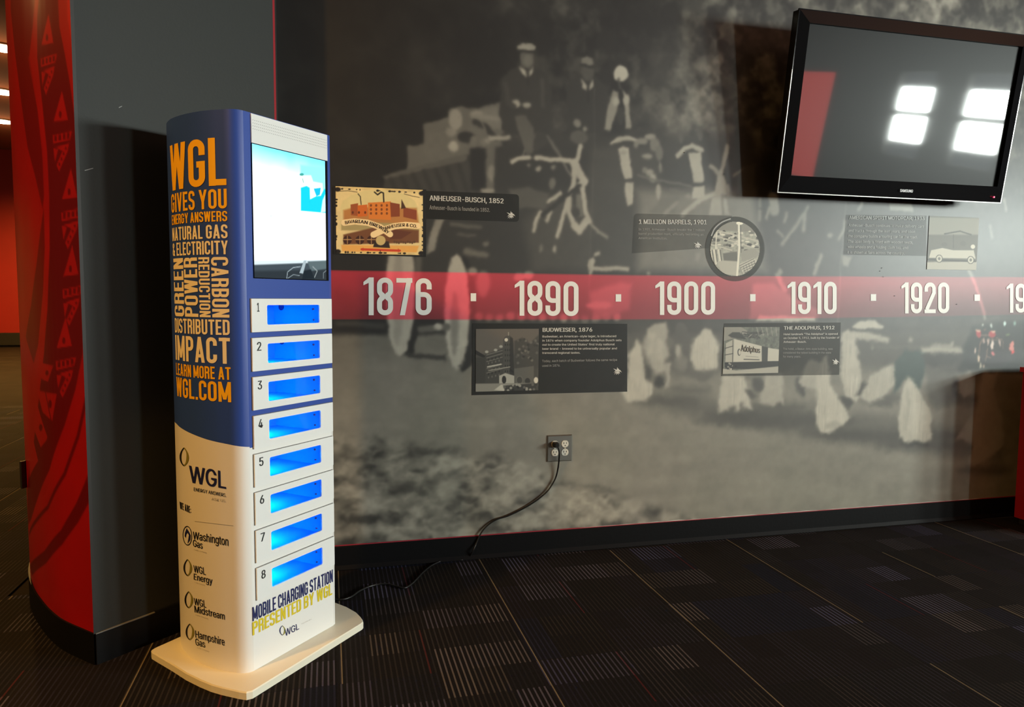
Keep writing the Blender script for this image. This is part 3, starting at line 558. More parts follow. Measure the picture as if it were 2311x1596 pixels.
# red timeline band, printed over the photo
top = [(560, 607), (760, 611), (1160, 617.5), (1440, 622), (1700, 623.5), (2000, 624.5), (2420, 626)]; bot = [(2420, 708), (2000, 716), (1620, 721), (1160, 722), (760, 721), (560, 720)]
sv = c.a.copy(); c.a[:] = 0; c.poly(top+bot, (255, 255, 255), .0025); mk = c.a[..., :1].copy(); c.a = sv
l = sv.mean(-1, keepdims=True); zt = np.clip((1.235-Z)/.19, 0, 1)[..., None]
red = np.concatenate([.54+.62*l, .10+.46*l, .15+.46*l], -1); fade = np.clip((U-1.5)/1.8, 0, 1)[..., None]
red = red*(1-.35*zt*(1-l)); amt = mk*(1-.25*fade)*(1-zt*fade*.5)
c.a = sv*(1-amt)+red*amt
M_MURAL = attr_mat('mural_vinyl', .56, .55, bump=.03)
M_MURAL.node_tree.nodes['Principled BSDF'].inputs['Coat Weight'].default_value = .36; M_MURAL.node_tree.nodes['Principled BSDF'].inputs['Coat Roughness'].default_value = .33
pr = link('mural_print', c.mesh('mural_print', lambda u, z: np.stack([u, np.full_like(u, WALL_Y-.002), z], -1)+np.array(ML), 1.3), M_MURAL, mural)
c = Canvas(-.23, 4.9, 2.72, CEIL, .03, mu, 26); f2 = fbm(c.U, c.Z, .14, 31, 3); c.a = c.a*(1+sm(f2, .4, .8)*1.8)[..., None]
link('mural_print_top', c.mesh('mural_print_top', lambda u, z: np.stack([u, np.full_like(u, WALL_Y-.002), z], -1)+np.array(ML)), M_MURAL, mural)
c = Canvas(4.2, 4.9, .103, 2.72, .03, mu, 40); f2 = fbm(c.U, c.Z, .2, 37, 3); c.a = c.a*(.5+f2)[..., None]
link('mural_print_end', c.mesh('mural_print_end', lambda u, z: np.stack([u, np.full_like(u, WALL_Y-.002), z], -1)+np.array(ML)), M_MURAL, mural)
# red edge and torn paper showing along the bottom of the print
MB().box(-.2, 4.0, WALL_Y-.006, WALL_Y-.0005, .102, .1055).xf(lambda x, y, z: (x-1.6, y-WALL_Y, z-.1)).build('red_edge', M_REDTRIM, mural)
pe = MB(); xs = np.linspace(1.1, 3.35, 60); rs = np.random.RandomState(4)
hh = .1062+.004*np.clip(rs.rand(60)-.2, 0, 1)*np.clip((xs-1.1)*2, .2, 1); hh[0] = hh[-1] = .1057
for i in range(59): pe.add([(xs[i], WALL_Y-.0065, .1055), (xs[i+1], WALL_Y-.0065, .1055), (xs[i+1], WALL_Y-.0065, hh[i+1]), (xs[i], WALL_Y-.0065, hh[i])], [(0, 1, 2, 3)])
pe.xf(lambda x, y, z: (x-1.6, y-WALL_Y, z-.1)).build('torn_edge', M_PEEL, mural)
# years on the band
TS = .132
m0 = mu3(.0035); M_NUM = mat('numeral_vinyl', (.86, .85, .79), .45)
YEARS = [('1876', (820, 974), (626, 628.5), (711.5, 711.5)), ('1890', (1161, 1305), (633.5, 635.5), (712.5, 713.5)), ('1900', (1478, 1613), (635.4, 635.4), (711, 710.4)), ('1910', (1776, 1887), (636, 636), (709, 709)), ('1920', (2033, 2141), (637.5, 637.7), (707.5, 707)), ('1930', (2270, 2372), (640, 641), (706, 705))]
for tx, (xa, xb), (ta, tb), (ba, bb) in YEARS:
    put('year_number', cond_text(tx, .085), quad_fn((xa, ta), (xb, tb), (xa, ba), (xb, bb), m0), M_NUM, mural)
for x, y, h2 in [(1068, 671, 9), (1395, 672.5, 8.3), (1698, 672, 8), (1970, 671.5, 7.6), (2204, 672, 7.2)]:
    put('dot', ([(0, 0), (1, 0), (1, 1), (0, 1)], [(0, 1, 2, 3)]), quad_fn((x-6.2, y-h2), (x+6.2, y-h2), (x-6.2, y+h2), (x+6.2, y+h2), m0), M_NUM, mural)

# ------------------------------------------------------------------ information panels printed on the mural
M_FILM = film_mat('panel_film', (.012, .012, .010), .86); M_FILM2 = film_mat('panel_film_thin', (.03, .03, .026), .45); M_PIC = attr_mat('picture_print', .5, .55)
def rounded(q, r=9, corners=(0, 1, 2, 3)):
    """quad TL TR BR BL in photo pixels -> outline with rounded corners"""
    out = []
    for i in range(4):
        a, b, d = np.array(q[i-1], float), np.array(q[i], float), np.array(q[(i+1) % 4], float)
        if i not in corners: out.append(tuple(b)); continue
        u = (a-b)/np.linalg.norm(a-b); v = (d-b)/np.linalg.norm(d-b)
        for k in range(6):
            t = k/5; out.append(tuple((b+u*r)*(1-t)**2+2*t*(1-t)*b+(b+v*r)*t*t))
    return out
EAGLE = [(-1, .62), (-.55, .50), (-.2, .30), (-.05, .95), (.1, .55), (.28, .62), (.30, .38), (.62, .25), (.98, -.28), (.60, -.05), (.45, -.15), (.55, -.62), (.25, -.35), (.18, -.80), (-.05, -.42), (-.35, -.82), (-.25, -.25), (-.75, -.75), (-.42, -.02), (-.95, -.35), (-.45, .18)]
def panel(label, outline, film, texts, eagle):
    f = m1 = mu3(.0030)
    p = MB().add([f(*q) for q in outline], [tuple(range(len(outline)))]).build('info_panel', film, mural); p['label'] = label
    o3 = mu3(.0040)
    for tx, q, m, bold in texts: put('lettering', sans_text(tx, bold), quad_fn(*q, o3), m, p)
    if eagle:
        x, y, s = eagle; MB().add([o3(x, y)]+[o3(x+s*a, y-s*b) for a, b in EAGLE], [(0, i+1, (i+1) % len(EAGLE)+1) for i in range(len(EAGLE))]).build('eagle_emblem', M_INKW, p)
    return p
def box4(x0, x1, y0, y1, dy=0): return ((x0, y0), (x1, y0+dy), (x0, y1), (x1, y1+dy))
def picture(parent, x0, x1, y0, y1, cell, paint, off=.0045, base=60, mask=None):
    a = mu(x0, y1); b = mu(x1, y0); cv = Canvas(a[0], b[0], a[1], b[1], cell, mu, base); paint(cv)
    me = cv.mesh('picture', lambda u, z: np.stack([u, np.full_like(u, WALL_Y-off), z], -1)+np.array(ML), 1.25)
    if mask:
        bm = bmesh.new(); bm.from_mesh(me); bmesh.ops.delete(bm, geom=[v for v in bm.verts if not mask(v.co.x-ML[0], v.co.z-ML[2])], context='VERTS'); bm.to_mesh(me); bm.free()
    return link('picture', me, M_PIC, parent)
p1 = panel('dark timeline panel for 1852 with the coloured brewery label', rounded([(750, 423), (1171, 439), (1171, 501), (750, 487)], 9, (1, 2)), M_FILM,
  [('ANHEUSER-BUSCH, 1852', ((969, 441), (1136, 448.5), (969, 455.5), (1136, 462)), M_INKW, .025), ('Anheuser-Busch is founded in 1852.', ((969, 463), (1105, 470), (969, 473), (1105, 478.5)), M_INKW2, .012)], (1153, 486, 10))
MB().add([mu3(.0034)(*q) for q in [(752, 419), (962, 428), (961, 580), (752, 574)]], [(0, 1, 2, 3)]).build('picture_backing', mat('picture_black', (.01, .01, .01), .5), p1)
def brewery(cv):
    n = fbm(cv.U, cv.Z, .03, 5, 3); cv.a = np.array([214, 186, 124])/255*(.88+.24*n)[..., None]
    P, Ln, E = cv.poly, cv.line, cv.ell
    P([(760, 426), (953, 436), (953, 572), (760, 568)], (226, 205, 150), .002, .5)
    E(855, 470, 88, 42, (205, 190, 130), .004, .6); P([(775, 475), (800, 468), (940, 470), (945, 505), (775, 505)], (176, 118, 62), .006)
    P([(791, 462), (808, 459), (808, 488), (792, 486)], (150, 78, 40), .001); P([(807, 464), (829, 462), (829, 488), (807, 490)], (196, 98, 34), .001)
    P([(830, 458), (882, 455), (882, 497), (832, 494)], (206, 118, 44), .001); P([(880, 457), (902, 461), (902, 489), (882, 490)], (128, 62, 34), .001); P([(910, 468), (940, 475), (940, 497), (910, 490)], (132, 64, 36), .001)
    for r in range(3):
        for k in range(4): E(837+12*k, 464+9*r, 2.4, 3, (120, 60, 24), .0008)
    for k in range(3): E(796+14*k, 480, 2.2, 3.2, (90, 42, 20), .0008)
    Ln([(815, 462), (813, 444), (808, 438)], 2, (40, 30, 22), .001); Ln([(866, 456), (865, 436), (860, 434), (852, 440), (845, 434)], 3, (30, 24, 18), .001); P([(905, 472), (906, 450), (916, 470)], (70, 44, 28), .001)
    P([(770, 500), (945, 505), (945, 522), (770, 520)], (150, 132, 84), .004, .8)
    P([(775, 530), (850, 512), (945, 520), (945, 548), (775, 552)], (112, 70, 42), .004); P([(885, 518), (930, 524), (905, 540), (880, 540)], (96, 52, 34), .002)
    for x in (784, 812, 838): E(x, 542, 10, 10, (58, 28, 20), .001); Ln([(x-9, 541), (x+9, 541)], 2, (180, 140, 90), .001); Ln([(x, 533), (x, 551)], 1.5, (180, 140, 90), .001)
    P([(770, 553), (945, 555), (940, 570), (772, 568)], (226, 150, 58), .004, .7)
    for k in range(10): E(890+5*k, 546+(k % 3), 2.5, 3, (92, 62, 40), .001)
    P([(845, 545), (877, 545), (880, 560), (842, 558)], (46, 34, 28), .002); E(859, 543, 11, 11, (196, 170, 110), .001)
    for q in ([(777, 503), (800, 500), (830, 503), (858, 513), (880, 529)], [(942, 510), (915, 508), (890, 511), (868, 518), (843, 530)]): Ln(q, 14, (238, 206, 150), .001)
    Ln([(816, 563), (902, 566)], 5, (196, 62, 34), .001); P([(814, 563), (820, 559), (820, 567)], (196, 62, 34), .001); P([(904, 566), (898, 561), (898, 570)], (196, 62, 34), .001)
    for k in range(60):
        s = random.random(); e = random.choice('tblr'); x = {'l': 759, 'r': 954}.get(e, 760+194*s); y = {'t': 426+10*s, 'b': 569+4*s}.get(e, 430+140*s); E(x, y, 1+2.5*random.random(), 1+1.5*random.random(), (28, 20, 16), .0015)
    for x, y in [(762, 428), (762, 568), (952, 437), (951, 572)]: E(x, y, 7, 5, (26, 20, 18), .003)
    Ln([(858, 566), (858, 573)], 1.6, (40, 30, 20), .001); Ln([(766, 432), (785, 431), (806, 434)], 1.6, (110, 92, 60), .001); Ln([(912, 438), (930, 443), (946, 446)], 1.6, (110, 92, 60), .001)
picture(p1, 759, 954, 429, 572, .0017, brewery)
M_LAB = mat('label_ink', (.02, .012, .008), .5)
def along(q, h): 
    pts = spline(q, 6)
    def fn(x, y):
        t = x*(len(pts)-1); i = min(int(t), len(pts)-2); p = pts[i]*(1-(t-i))+pts[i+1]*(t-i); d = pts[i+1]-pts[i]; d /= np.linalg.norm(d); nn = np.array([d[1], -d[0]])
        return mu3(.0052)(*(p+nn*h*(y-.5)))
    return fn
put('lettering', sans_text('BAVARIAN BREWERY', .02), along([(779, 503), (800, 500), (830, 503), (858, 513), (877, 526)], 7.5), M_LAB, p1, 24)
put('lettering', sans_text('ANHEUSER & CO.', .02), along([(868, 516), (890, 510), (915, 508), (941, 511)], 7.5), M_LAB, p1, 20)
p2 = panel('dark timeline panel for 1876 with the brewery tower picture', [(1066, 730), (1415, 731), (1415, 884), (1064, 892)], M_FILM,
  [('BUDWEISER, 1876', box4(1224, 1336, 740, 751, -.6), M_INKW, .025),
   ("Budweiser, an American-style lager, is introduced\nin 1876 when company founder Adolphus Busch sets\nout to create the United States' first truly national\nbeer brand - brewed to be universally popular and\ntranscend regional tastes.", ((1223, 757), (1402, 756), (1223, 800), (1402, 799)), M_INKW, .012),
   ('Today, each batch of Budweiser follows the same recipe\nused in 1876.', ((1223, 812), (1392, 809), (1223, 828), (1392, 825)), M_INKW2, 0.)], (1393, 838, 10))
def tower(cv):
    P, Ln, E = cv.poly, cv.line, cv.ell; n = fbm(cv.U, cv.Z, .02, 8, 3)
    cv.a = np.array([88, 82, 74])/255*np.ones_like(cv.a); P([(1072, 800), (1216, 800), (1216, 880), (1072, 880)], 62, .01)
    P([(1160, 770), (1178, 762), (1195, 775), (1216, 755), (1216, 830), (1160, 830)], 58, .006)
    for k in range(40): E(1165+50*random.random(), 765+55*random.random(), 3, 3, 38+60*random.random(), .003)
    P([(1073, 790), (1095, 803), (1092, 808), (1073, 800)], 30, .001); P([(1073, 808), (1095, 806), (1095, 865), (1073, 865)], 52, .003)
    P([(1095, 800), (1135, 786), (1135, 862), (1095, 866)], 58, .002); P([(1135, 768), (1139, 760), (1148, 756), (1156, 762), (1159, 775), (1160, 850), (1135, 855)], 66, .002); P([(1150, 760), (1157, 764), (1160, 850), (1150, 850)], 40, .002); Ln([(1147, 757), (1147, 750)], 1.5, 150, .001); E(1142, 767, 4, 4, 190, .001)
    for y0 in (793, 800, 808, 824, 834): Ln([(1098, y0+8), (1133, y0-2)], 1.4, 118, .0015)
    for r in range(6):
        for k in range(4): E(1102+8*k, 812+8*r-2*k, 1.5, 2.4, 92 if r % 2 else 34, .001)
        for k in range(3): E(1140+5*k, 778+12*r, 1.2, 2.6, 34, .001)
    for x, y in [(1098, 794), (1118, 790), (1130, 782)]: E(x, y, 4, 3, 156, .002)
    Ln([(1100, 828), (1130, 822)], 3, 170, .001); Ln([(1104, 836), (1150, 828)], 2, 140, .001)
    P([(1160, 832), (1204, 826), (1204, 866), (1160, 866)], 84, .002); P([(1126, 848), (1140, 842), (1160, 848), (1160, 866), (1126, 866)], 158, .002); E(1137, 857, 5, 9, 34, .001); E(1172, 858, 6, 8, 34, .001); E(1172, 858, 8, 10, 120, .001, .3); E(1190, 860, 6, 7, 44, .001); P([(1150, 832), (1158, 838), (1158, 842), (1150, 836)], 24, .0008)
    P([(1072, 866), (1217, 864), (1217, 890), (1070, 886)], 124, .003); P([(1115, 880), (1130, 868), (1160, 868), (1155, 884)], 176, .003); P([(1135, 870), (1214, 864), (1214, 884), (1140, 884)], 48, .004)
    for k in range(22): E(1138+76*random.random(), 868+16*random.random(), 3, 3, random.choice([24, 60, 90, 140]), .002)
    E(1209, 858, 5, 7, 190, .002)
picture(p2, 1073, 1215.5, 742, 884, .0021, tower)
p3 = panel('dark timeline panel for 1901 with the round factory picture', rounded([(1430, 482), (1652, 487), (1600, 560), (1425, 572)], 9, (0,)), film_mat('panel_film_soft', (.03, .03, .026), .3),
  [('1 MILLION BARRELS, 1901', box4(1441, 1594, 495.5, 508, 1), M_INKW, .025),
   ('In 1901, Anheuser-Busch breaks the 1 million\nbarrel production mark, officially becoming an\nAmerican institution.', ((1440, 515), (1589, 517), (1440, 540), (1589, 542)), M_INKW2, .012)], (1574, 554, 9.5))
ring = [(1658+67*math.cos(t), 562+73*math.sin(t)) for t in np.linspace(0, 2*math.pi, 49)[:-1]]
MB().add([mu3(.0042)(*q) for q in ring], [tuple(range(48))]).build('ring_backing', film_mat('ring_film', (.05, .05, .043), .6), p3)
def arcs(q, wpx, m, par, off=.0048): 
    pts = spline(q, 6); vs = []
    for i, p in enumerate(pts):
        d = pts[min(i+1, len(pts)-1)]-pts[max(0, i-1)]; d /= np.linalg.norm(d); nn = np.array([d[1], -d[0]]); vs += [mu3(off)(*(p+nn*wpx/2)), mu3(off)(*(p-nn*wpx/2))]
    return MB().add(vs, [(2*i, 2*i+1, 2*i+3, 2*i+2) for i in range(len(pts)-1)]).build('arc_line', m, par)
arcs([(1604, 533), (1612, 516), (1628, 502), (1648, 494)], 3, M_INKW2, p3)
def factory(cv):
    P, Ln, E = cv.poly, cv.line, cv.ell; n = fbm(cv.U, cv.Z, .015, 3, 3); cv.a = np.array([150, 148, 134])/255*(.8+.4*n)[..., None]
    P([(1600, 500), (1716, 500), (1716, 525), (1600, 520)], 128, .006)
    for k in range(70):
        x = 1606+105*random.random(); y = 520+45*random.random(); E(x, y, 2+4*random.random(), 1.5+2*random.random(), random.choice([60, 80, 110, 190, 205]), .0015)
    for q in ([(1606, 530), (1700, 560)], [(1615, 520), (1712, 545)], [(1602, 552), (1650, 565)]): Ln(q, 3, 176, .001)
    for x in (1602, 1610, 1620): Ln([(x, 565), (x+5, 595)], 5, 196, .001); Ln([(x+4, 565), (x+8, 595)], 2, 70, .001)
    P([(1616, 592), (1640, 585), (1664, 592), (1660, 622), (1630, 618)], 166, .003); P([(1630, 572), (1662, 568), (1664, 590), (1632, 588)], 96, .004); P([(1670, 568), (1700, 560), (1714, 572), (1705, 582), (1672, 590)], 142, .003)
    P([(1668, 596), (1700, 582), (1708, 590), (1695, 610), (1672, 615)], 178, .002)
    for k in range(5): Ln([(1668+3*k, 600+4*k), (1700+2*k, 584+5*k)], 1.4, 84, .0008)
    for k in range(6): Ln([(1670+6*k, 604-3.2*k), (1674+6*k, 618-3.2*k)], 1.2, 100, .0008)
    Ln([(1666, 502), (1667, 560), (1662, 624)], 5, 214, .0012); Ln([(1670, 505), (1671, 570)], 2, 90, .001); Ln([(1616, 525), (1614, 560)], 3, 200, .001); E(1668, 504, 8, 4, 220, .002)
cc = mu(1658, 562); rx = (mu(1714, 562)[0]-mu(1602, 562)[0])/2; rz = (mu(1658, 500)[1]-mu(1658, 624)[1])/2
picture(p3, 1600, 1716, 498, 626, .002, factory, .0052, 120, lambda u, z: ((u-cc[0])/rx)**2+((z-cc[1])/rz)**2 <= 1.)
p4 = panel('dark timeline panel for 1912 with the white railway car picture', [(1633, 730), (1897, 728), (1893, 846), (1626, 849)], M_FILM2,
  [('THE ADOLPHUS, 1912', box4(1768, 1882, 736.5, 746, -1), M_INKW, .025),
   ('Hotel landmark "The Adolphus" is opened\non October 5, 1912, built by the founder of\nAnheuser-Busch.', ((1767, 752), (1893, 751), (1767, 774), (1893, 773)), M_INKW, .012),
   ('The hotel, a Beaux-Arts style building, was\nconsidered the tallest building in the state\nfor many years.', ((1766, 785), (1878, 785), (1766, 808), (1878, 808)), M_INKW2, 0.)], (1885, 817, 8.5))
def railcar(cv):
    P, Ln, E = cv.poly, cv.line, cv.ell; n = fbm(cv.U, cv.Z, .015, 4, 3); cv.a = np.array([92, 94, 84])/255*(.7+.6*n)[..., None]
    P([(1632, 738), (1670, 737), (1690, 750), (1670, 760), (1632, 770)], 128, .003); P([(1642, 757), (1652, 750), (1668, 750), (1684, 766), (1650, 762)], 52, .003)
    for k in range(26): Ln([(1670+50*random.random(), 745+18*random.random()), (1676+50*random.random(), 748+18*random.random())], 1.5, random.choice([50, 70, 140]), .001)
    for k in range(5): Ln([(1706+11*k, 738), (1712+10*k, 757)], 2.5, 150, .002, .5)
    P([(1637, 775), (1656, 765), (1654, 818), (1636, 817)], 158, .0015); P([(1656, 765), (1718, 781), (1718, 816), (1654, 817)], 178, .0015); P([(1718, 781), (1732, 784), (1732, 816), (1718, 816)], 54, .0015); P([(1732, 785), (1759, 789), (1758, 815), (1731, 815)], 176, .0015)
    Ln([(1636, 786), (1653, 781)], 1.5, 40, .001); Ln([(1636, 801), (1653, 798)], 1.5, 40, .001); Ln([(1653, 768), (1652, 818)], 1.5, 40, .001)
    P([(1634, 818), (1758, 815), (1757, 826), (1690, 833), (1636, 832)], 40, .0015); P([(1630, 832), (1660, 836), (1757, 827), (1757, 845), (1628, 845)], 156, .0025)
    for k in range(14): E(1634+26*random.random(), 820+14*random.random(), 2.2, 2, random.choice([24, 130, 170]), .001)
    E(1667, 795, 4, 8, 60, .001); E(1668, 795, 2.6, 6, 178, .001); Ln([(1678, 811), (1712, 812)], 2.5, 60, .001, .8); Ln([(1682, 804), (1710, 806)], 1.2, 110, .001, .8)
picture(p4, 1630, 1758.5, 738, 844, .0021, railcar)
put('lettering', sans_text('Adolphus', .01), quad_fn((1671, 777), (1714, 785), (1671, 797), (1714, 800), mu3(.0055)), M_LAB, p4)
p5 = panel('faint timeline panel under the television with a touring car picture', [(1908, 485), (2090, 487), (2090, 578), (1902, 575)], film_mat('panel_film_faint', (.03, .03, .026), .25),
  [('AMERICAN SPIRIT MOTORCAR, 1933', box4(1915, 2085, 487, 497, 2), M_INKW2, .02),
   ('Anheuser-Busch continues to make delivery cars\nand trucks through the lean years, and soon\nthe company builds a touring car for the road.\nThe open body is fitted with wooden seats,\nwire wheels and a folding cloth top, and\nit is shown at fairs across the country.', ((1914, 505), (2084, 508), (1911, 574), (2080, 577)), M_INKW2, 0.)], None)
def touring(cv):
    P, Ln, E = cv.poly, cv.line, cv.ell; cv.a[:] = cv.col(96)
    P([(2090, 490), (2212, 493), (2212, 530), (2090, 530)], 140, .006); P([(2088, 592), (2204, 590), (2204, 610), (2088, 610)], 168, .004)
    P([(2100, 565), (2125, 560), (2150, 565), (2196, 565), (2200, 584), (2095, 582)], 186, .002); Ln([(2130, 528), (2165, 522), (2190, 530)], 3, 66, .002); Ln([(2150, 560), (2150, 530)], 1.5, 70, .001); Ln([(2092, 586), (2200, 590)], 4, 60, .002)
    for x, y in ((2118, 584), (2189, 587)): E(x, y, 8, 9, 60, .001); E(x, y, 6.4, 7.4, 190, .001); E(x, y, 3, 3.5, 96, .001)
    E(2194, 557, 5, 5, 205, .001); E(2130, 552, 7, 5, 90, .002); E(2172, 550, 7, 6, 90, .002)
picture(p5, 2090, 2208, 492, 608, .0028, touring)
for x, y in [(1985, 612), (1989, 605), (1992, 625), (2018, 668), (2158, 687), (1633, 393), (1544, 345)]:
    q = mu3(.004)(x, y); MB().disc_y(q[0], q[2], .0022, q[1]-.001, q[1], 8).build('pin_mark', M_INKBK, mural)

# ------------------------------------------------------------------ pillar with the red printed wrap
A = np.array([-.715, 2.446]); Bp = np.array([-.185, 2.92])
arcp = [A, (-.836, 2.569), (-.905, 2.662), (-.962, 2.755), (-1.03, 2.88), (-1.10, 3.04), (-1.15, 3.2), (-1.185, 3.4), (-1.19, 3.65), (-1.15, 3.95), (-1.0, 4.25), (-.75, 4.45)]
arcp = spline([np.array(p) for p in arcp], 5)
pillar = tag(empty('pillar', (-.7, 3.2, 0)), 'rounded pillar with red patterned wrap and a flat dark grey side, left of the kiosk', 'pillar')
PO = np.array([.7, -3.2, 0])
seg = [np.linalg.norm(arcp[i+1]-arcp[i]) for i in range(len(arcp)-1)]; cum = np.concatenate([[0], np.cumsum(seg)])
AX = np.array([p[0] for p in arcp]); AY = np.array([p[1] for p in arcp])
def on_arc(px, py, xs=None, ys=None, cm=None):
    xs, ys, cm = (AX, AY, cum) if xs is None else (xs, ys, cm)
    d = ray(px, py); best = None
    kk = int(np.argmin(np.arctan2(xs, ys)))+1; xs, ys = xs[:kk], ys[:kk]      # only the part turned to the room
    for i in range(len(xs)-1):
        ex, ey = xs[i+1]-xs[i], ys[i+1]-ys[i]; det = d[0]*(-ey)+d[1]*ex
        if abs(det) < 1e-9: continue
        t = (xs[i]*(-ey)+ys[i]*ex)/det; k = (d[0]*ys[i]-d[1]*xs[i])/det
        if t > 0 and -1e-6 <= k <= 1+1e-6 and (best is None or t < best[0]): best = (t, cm[i]+k*(cm[i+1]-cm[i]), EYE+d[2]*t)
    if best is None:                               # just past the silhouette: use the tangent point
        s = np.argmin(np.abs((np.arctan2(xs, ys)-math.atan2(d[0], d[1])))); t = math.hypot(xs[s], ys[s])/math.hypot(d[0], d[1]); best = (t, cm[s], EYE+d[2]*t)
    return best[1], best[2]
c = Canvas(0, 1.05, .1, 2.75, .005, on_arc, (176, 14, 18))
n = fbm(c.U, c.Z, .2, 6, 3); c.a *= (.92+.16*n)[..., None]
DK = (112, 4, 8); MD = (150, 10, 14); P, Ln, E = c.poly, c.line, c.ell
LT_ = (178, 16, 20)
P([(92, -60), (128, -60), (134, 60), (146, 120), (158, 190), (168, 260), (174, 330), (230, 360), (230, 760), (186, 800), (170, 880), (146, 960), (112, 1060), (70, 1180), (56, 1190), (62, 1110), (76, 1000), (88, 900), (99, 800), (107, 700), (112, 560), (111, 440), (106, 340), (96, 240), (84, 130), (84, 40)], DK, .004)
P([(24, -60), (84, -60), (74, 60), (66, 130), (84, 240), (96, 340), (100, 440), (96, 470), (80, 400), (62, 330), (48, 230), (34, 120), (24, 20)], DK, .006, .8)
P([(99, 470), (101, 560), (97, 660), (86, 780), (76, 820), (58, 760), (70, 690), (82, 600), (90, 530)], DK, .005, .8)
P([(150, -60), (170, -60), (172, 150), (164, 110), (152, 40)], (196, 26, 28), .004)
for (cx, cy, sx) in [(107, 72, .8), (137, 245, .95), (157, 420, 1.), (160, 594, 1.), (145, 756, 1.)]:
    q = lambda *pp: [(cx+sx*x, cy+y) for x, y in pp]
    P(q((-17, 30), (17, 25), (3, -40)), LT_, .002); E(cx-1, cy+13, 3.4*sx, 8, DK, .002)
    P(q((-19, 60), (27, 50), (22, 70), (-18, 80)), LT_, .002)
    for k in range(4): P(q((-15+10*k, 61-2.1*k), (-9+10*k, 60-2.1*k), (-9+10*k, 73-2.1*k), (-15+10*k, 74-2.1*k)), DK, .0015); 
    P(q((-12, 88), (20, 78), (16, 98), (-4, 142), (-10, 128), (4, 96)), LT_, .002); P(q((-17, 90), (-6, 92), (-14, 122)), LT_, .002)
    for k in range(4): E(cx+sx*(12-5*k), cy+90+12*k, 2.2*sx, 3.6, DK, .0015)
P([(96, 820), (120, 826), (108, 862), (88, 852)], LT_, .002); E(106, 842, 4, 6, DK, .002)
P([(84, 880), (128, 890), (118, 950), (96, 930)], LT_, .003); E(113, 912, 4, 10, DK, .002); P([(82, 905), (108, 990), (92, 1010), (74, 960)], LT_, .003); E(92, 965, 4, 8, DK, .002); P([(72, 980), (86, 1040), (66, 1080)], LT_, .003)
Ln([(100, 872), (118, 960), (104, 1000)], 5, DK, .003)
Ln([(186, 880), (168, 960), (140, 1040), (104, 1120), (70, 1180), (58, 1196)], 13, LT_, .003); Ln([(196, 900), (176, 985), (146, 1070), (108, 1145), (66, 1206)], 11, DK, .003)
P([(202, 1066), (203, 1130), (176, 1180), (140, 1230), (104, 1272), (72, 1300), (68, 1276), (100, 1244), (138, 1196), (172, 1136)], DK, .003)
Ln([(64, 130), (86, 250), (97, 360), (101, 460), (103, 580), (97, 690), (88, 780), (78, 880)], 3, LT_, .002)
AXY = lambda s: np.stack([np.interp(s, cum, AX), np.interp(s, cum, AY)], -1)
def wrap_surf(u, z):
    q = AXY(u); return np.stack([q[:, 0]+PO[0], q[:, 1]+PO[1], z], -1)
M_WRAP = attr_mat('pillar_wrap', .28, .5)
o = link('printed_wrap', c.mesh('printed_wrap', wrap_surf, .72), M_WRAP, pillar, True)
sh = MB()
ring_ = [tuple(p) for p in arcp]
vs = [(x+PO[0], y+PO[1], 2.75) for x, y in ring_]+[(x+PO[0], y+PO[1], CEIL) for x, y in ring_]; n = len(ring_)
sh.add(vs, [(i, i+n, i+n+1, i+1) for i in range(n-1)])
ri = int(np.searchsorted(cum, 1.05)); k0 = max(0, ri-1)
sh.add([(x+PO[0], y+PO[1], z) for z in (.1, 2.75) for x, y in ring_[k0:]], [(i, i+(n-k0), i+(n-k0)+1, i+1) for i in range(n-k0-1)])
sh.build('red_shell', mat('pillar_red', lin((150, 10, 14)), .3), pillar, True)
back = ring_[-1]
gf = MB(); Bw = (-.185, WALL_Y)
gf.add([(A[0]+PO[0], A[1]+PO[1], 0), (Bp[0]+PO[0], Bp[1]+PO[1], 0), (Bp[0]+PO[0], Bp[1]+PO[1], CEIL), (A[0]+PO[0], A[1]+PO[1], CEIL)], [(0, 1, 2, 3)])
gf.add([(Bp[0]+PO[0], Bp[1]+PO[1], 0), (Bw[0]+PO[0], Bw[1]+PO[1], 0), (Bw[0]+PO[0], Bw[1]+PO[1], CEIL), (Bp[0]+PO[0], Bp[1]+PO[1], CEIL)], [(0, 1, 2, 3)])
gf.add([(back[0]+PO[0], back[1]+PO[1], 0), (-.13+PO[0], 4.45+PO[1], 0), (-.13+PO[0], 4.45+PO[1], CEIL), (back[0]+PO[0], back[1]+PO[1], CEIL)], [(0, 1, 2, 3)])
gf.build('grey_side', M_GREY, pillar)
dv = (Bp-A)/np.linalg.norm(Bp-A); nv = np.array([dv[1], -dv[0]])
def strip(p, q, t, z0, z1):
    p, q = np.array(p, float), np.array(q, float); d = (q-p)/np.linalg.norm(q-p); nn = np.array([d[1], -d[0]])*t
    return [tuple(x+PO[:2]) for x in (p, p+nn, q+nn, q)], z0, z1
pb = MB(); poly, z0, z1 = strip(A, Bp, .006, 0, .1); pb.prism(poly, 0, .1)
ob = []
for i, p in enumerate(arcp[:38]):
    d = arcp[i+1]-arcp[max(i-1, 0)]; d /= np.linalg.norm(d); ob.append(p+np.array([-d[1], d[0]])*.006)
ob[0] = A+nv*.006+np.array([-.006, 0])
m_ = len(ob); vs = [(p[0]+PO[0], p[1]+PO[1], z) for z in (0, .1) for p in ob]+[(p[0]+PO[0], p[1]+PO[1], .1) for p in arcp[:m_]]
pb.add(vs, [(i, i+1, i+m_+1, i+m_) for i in range(m_-1)]+[(i+m_, i+m_+1, i+2*m_+1, i+2*m_) for i in range(m_-1)])
pb.build('base_trim', M_BASE, pillar)
MB().prism(strip(A, A+dv*.19, .0068, 0, 0)[0], .0985, .1015).build('base_cap', mat('trim_edge', (.16, .155, .14), .5), pillar)
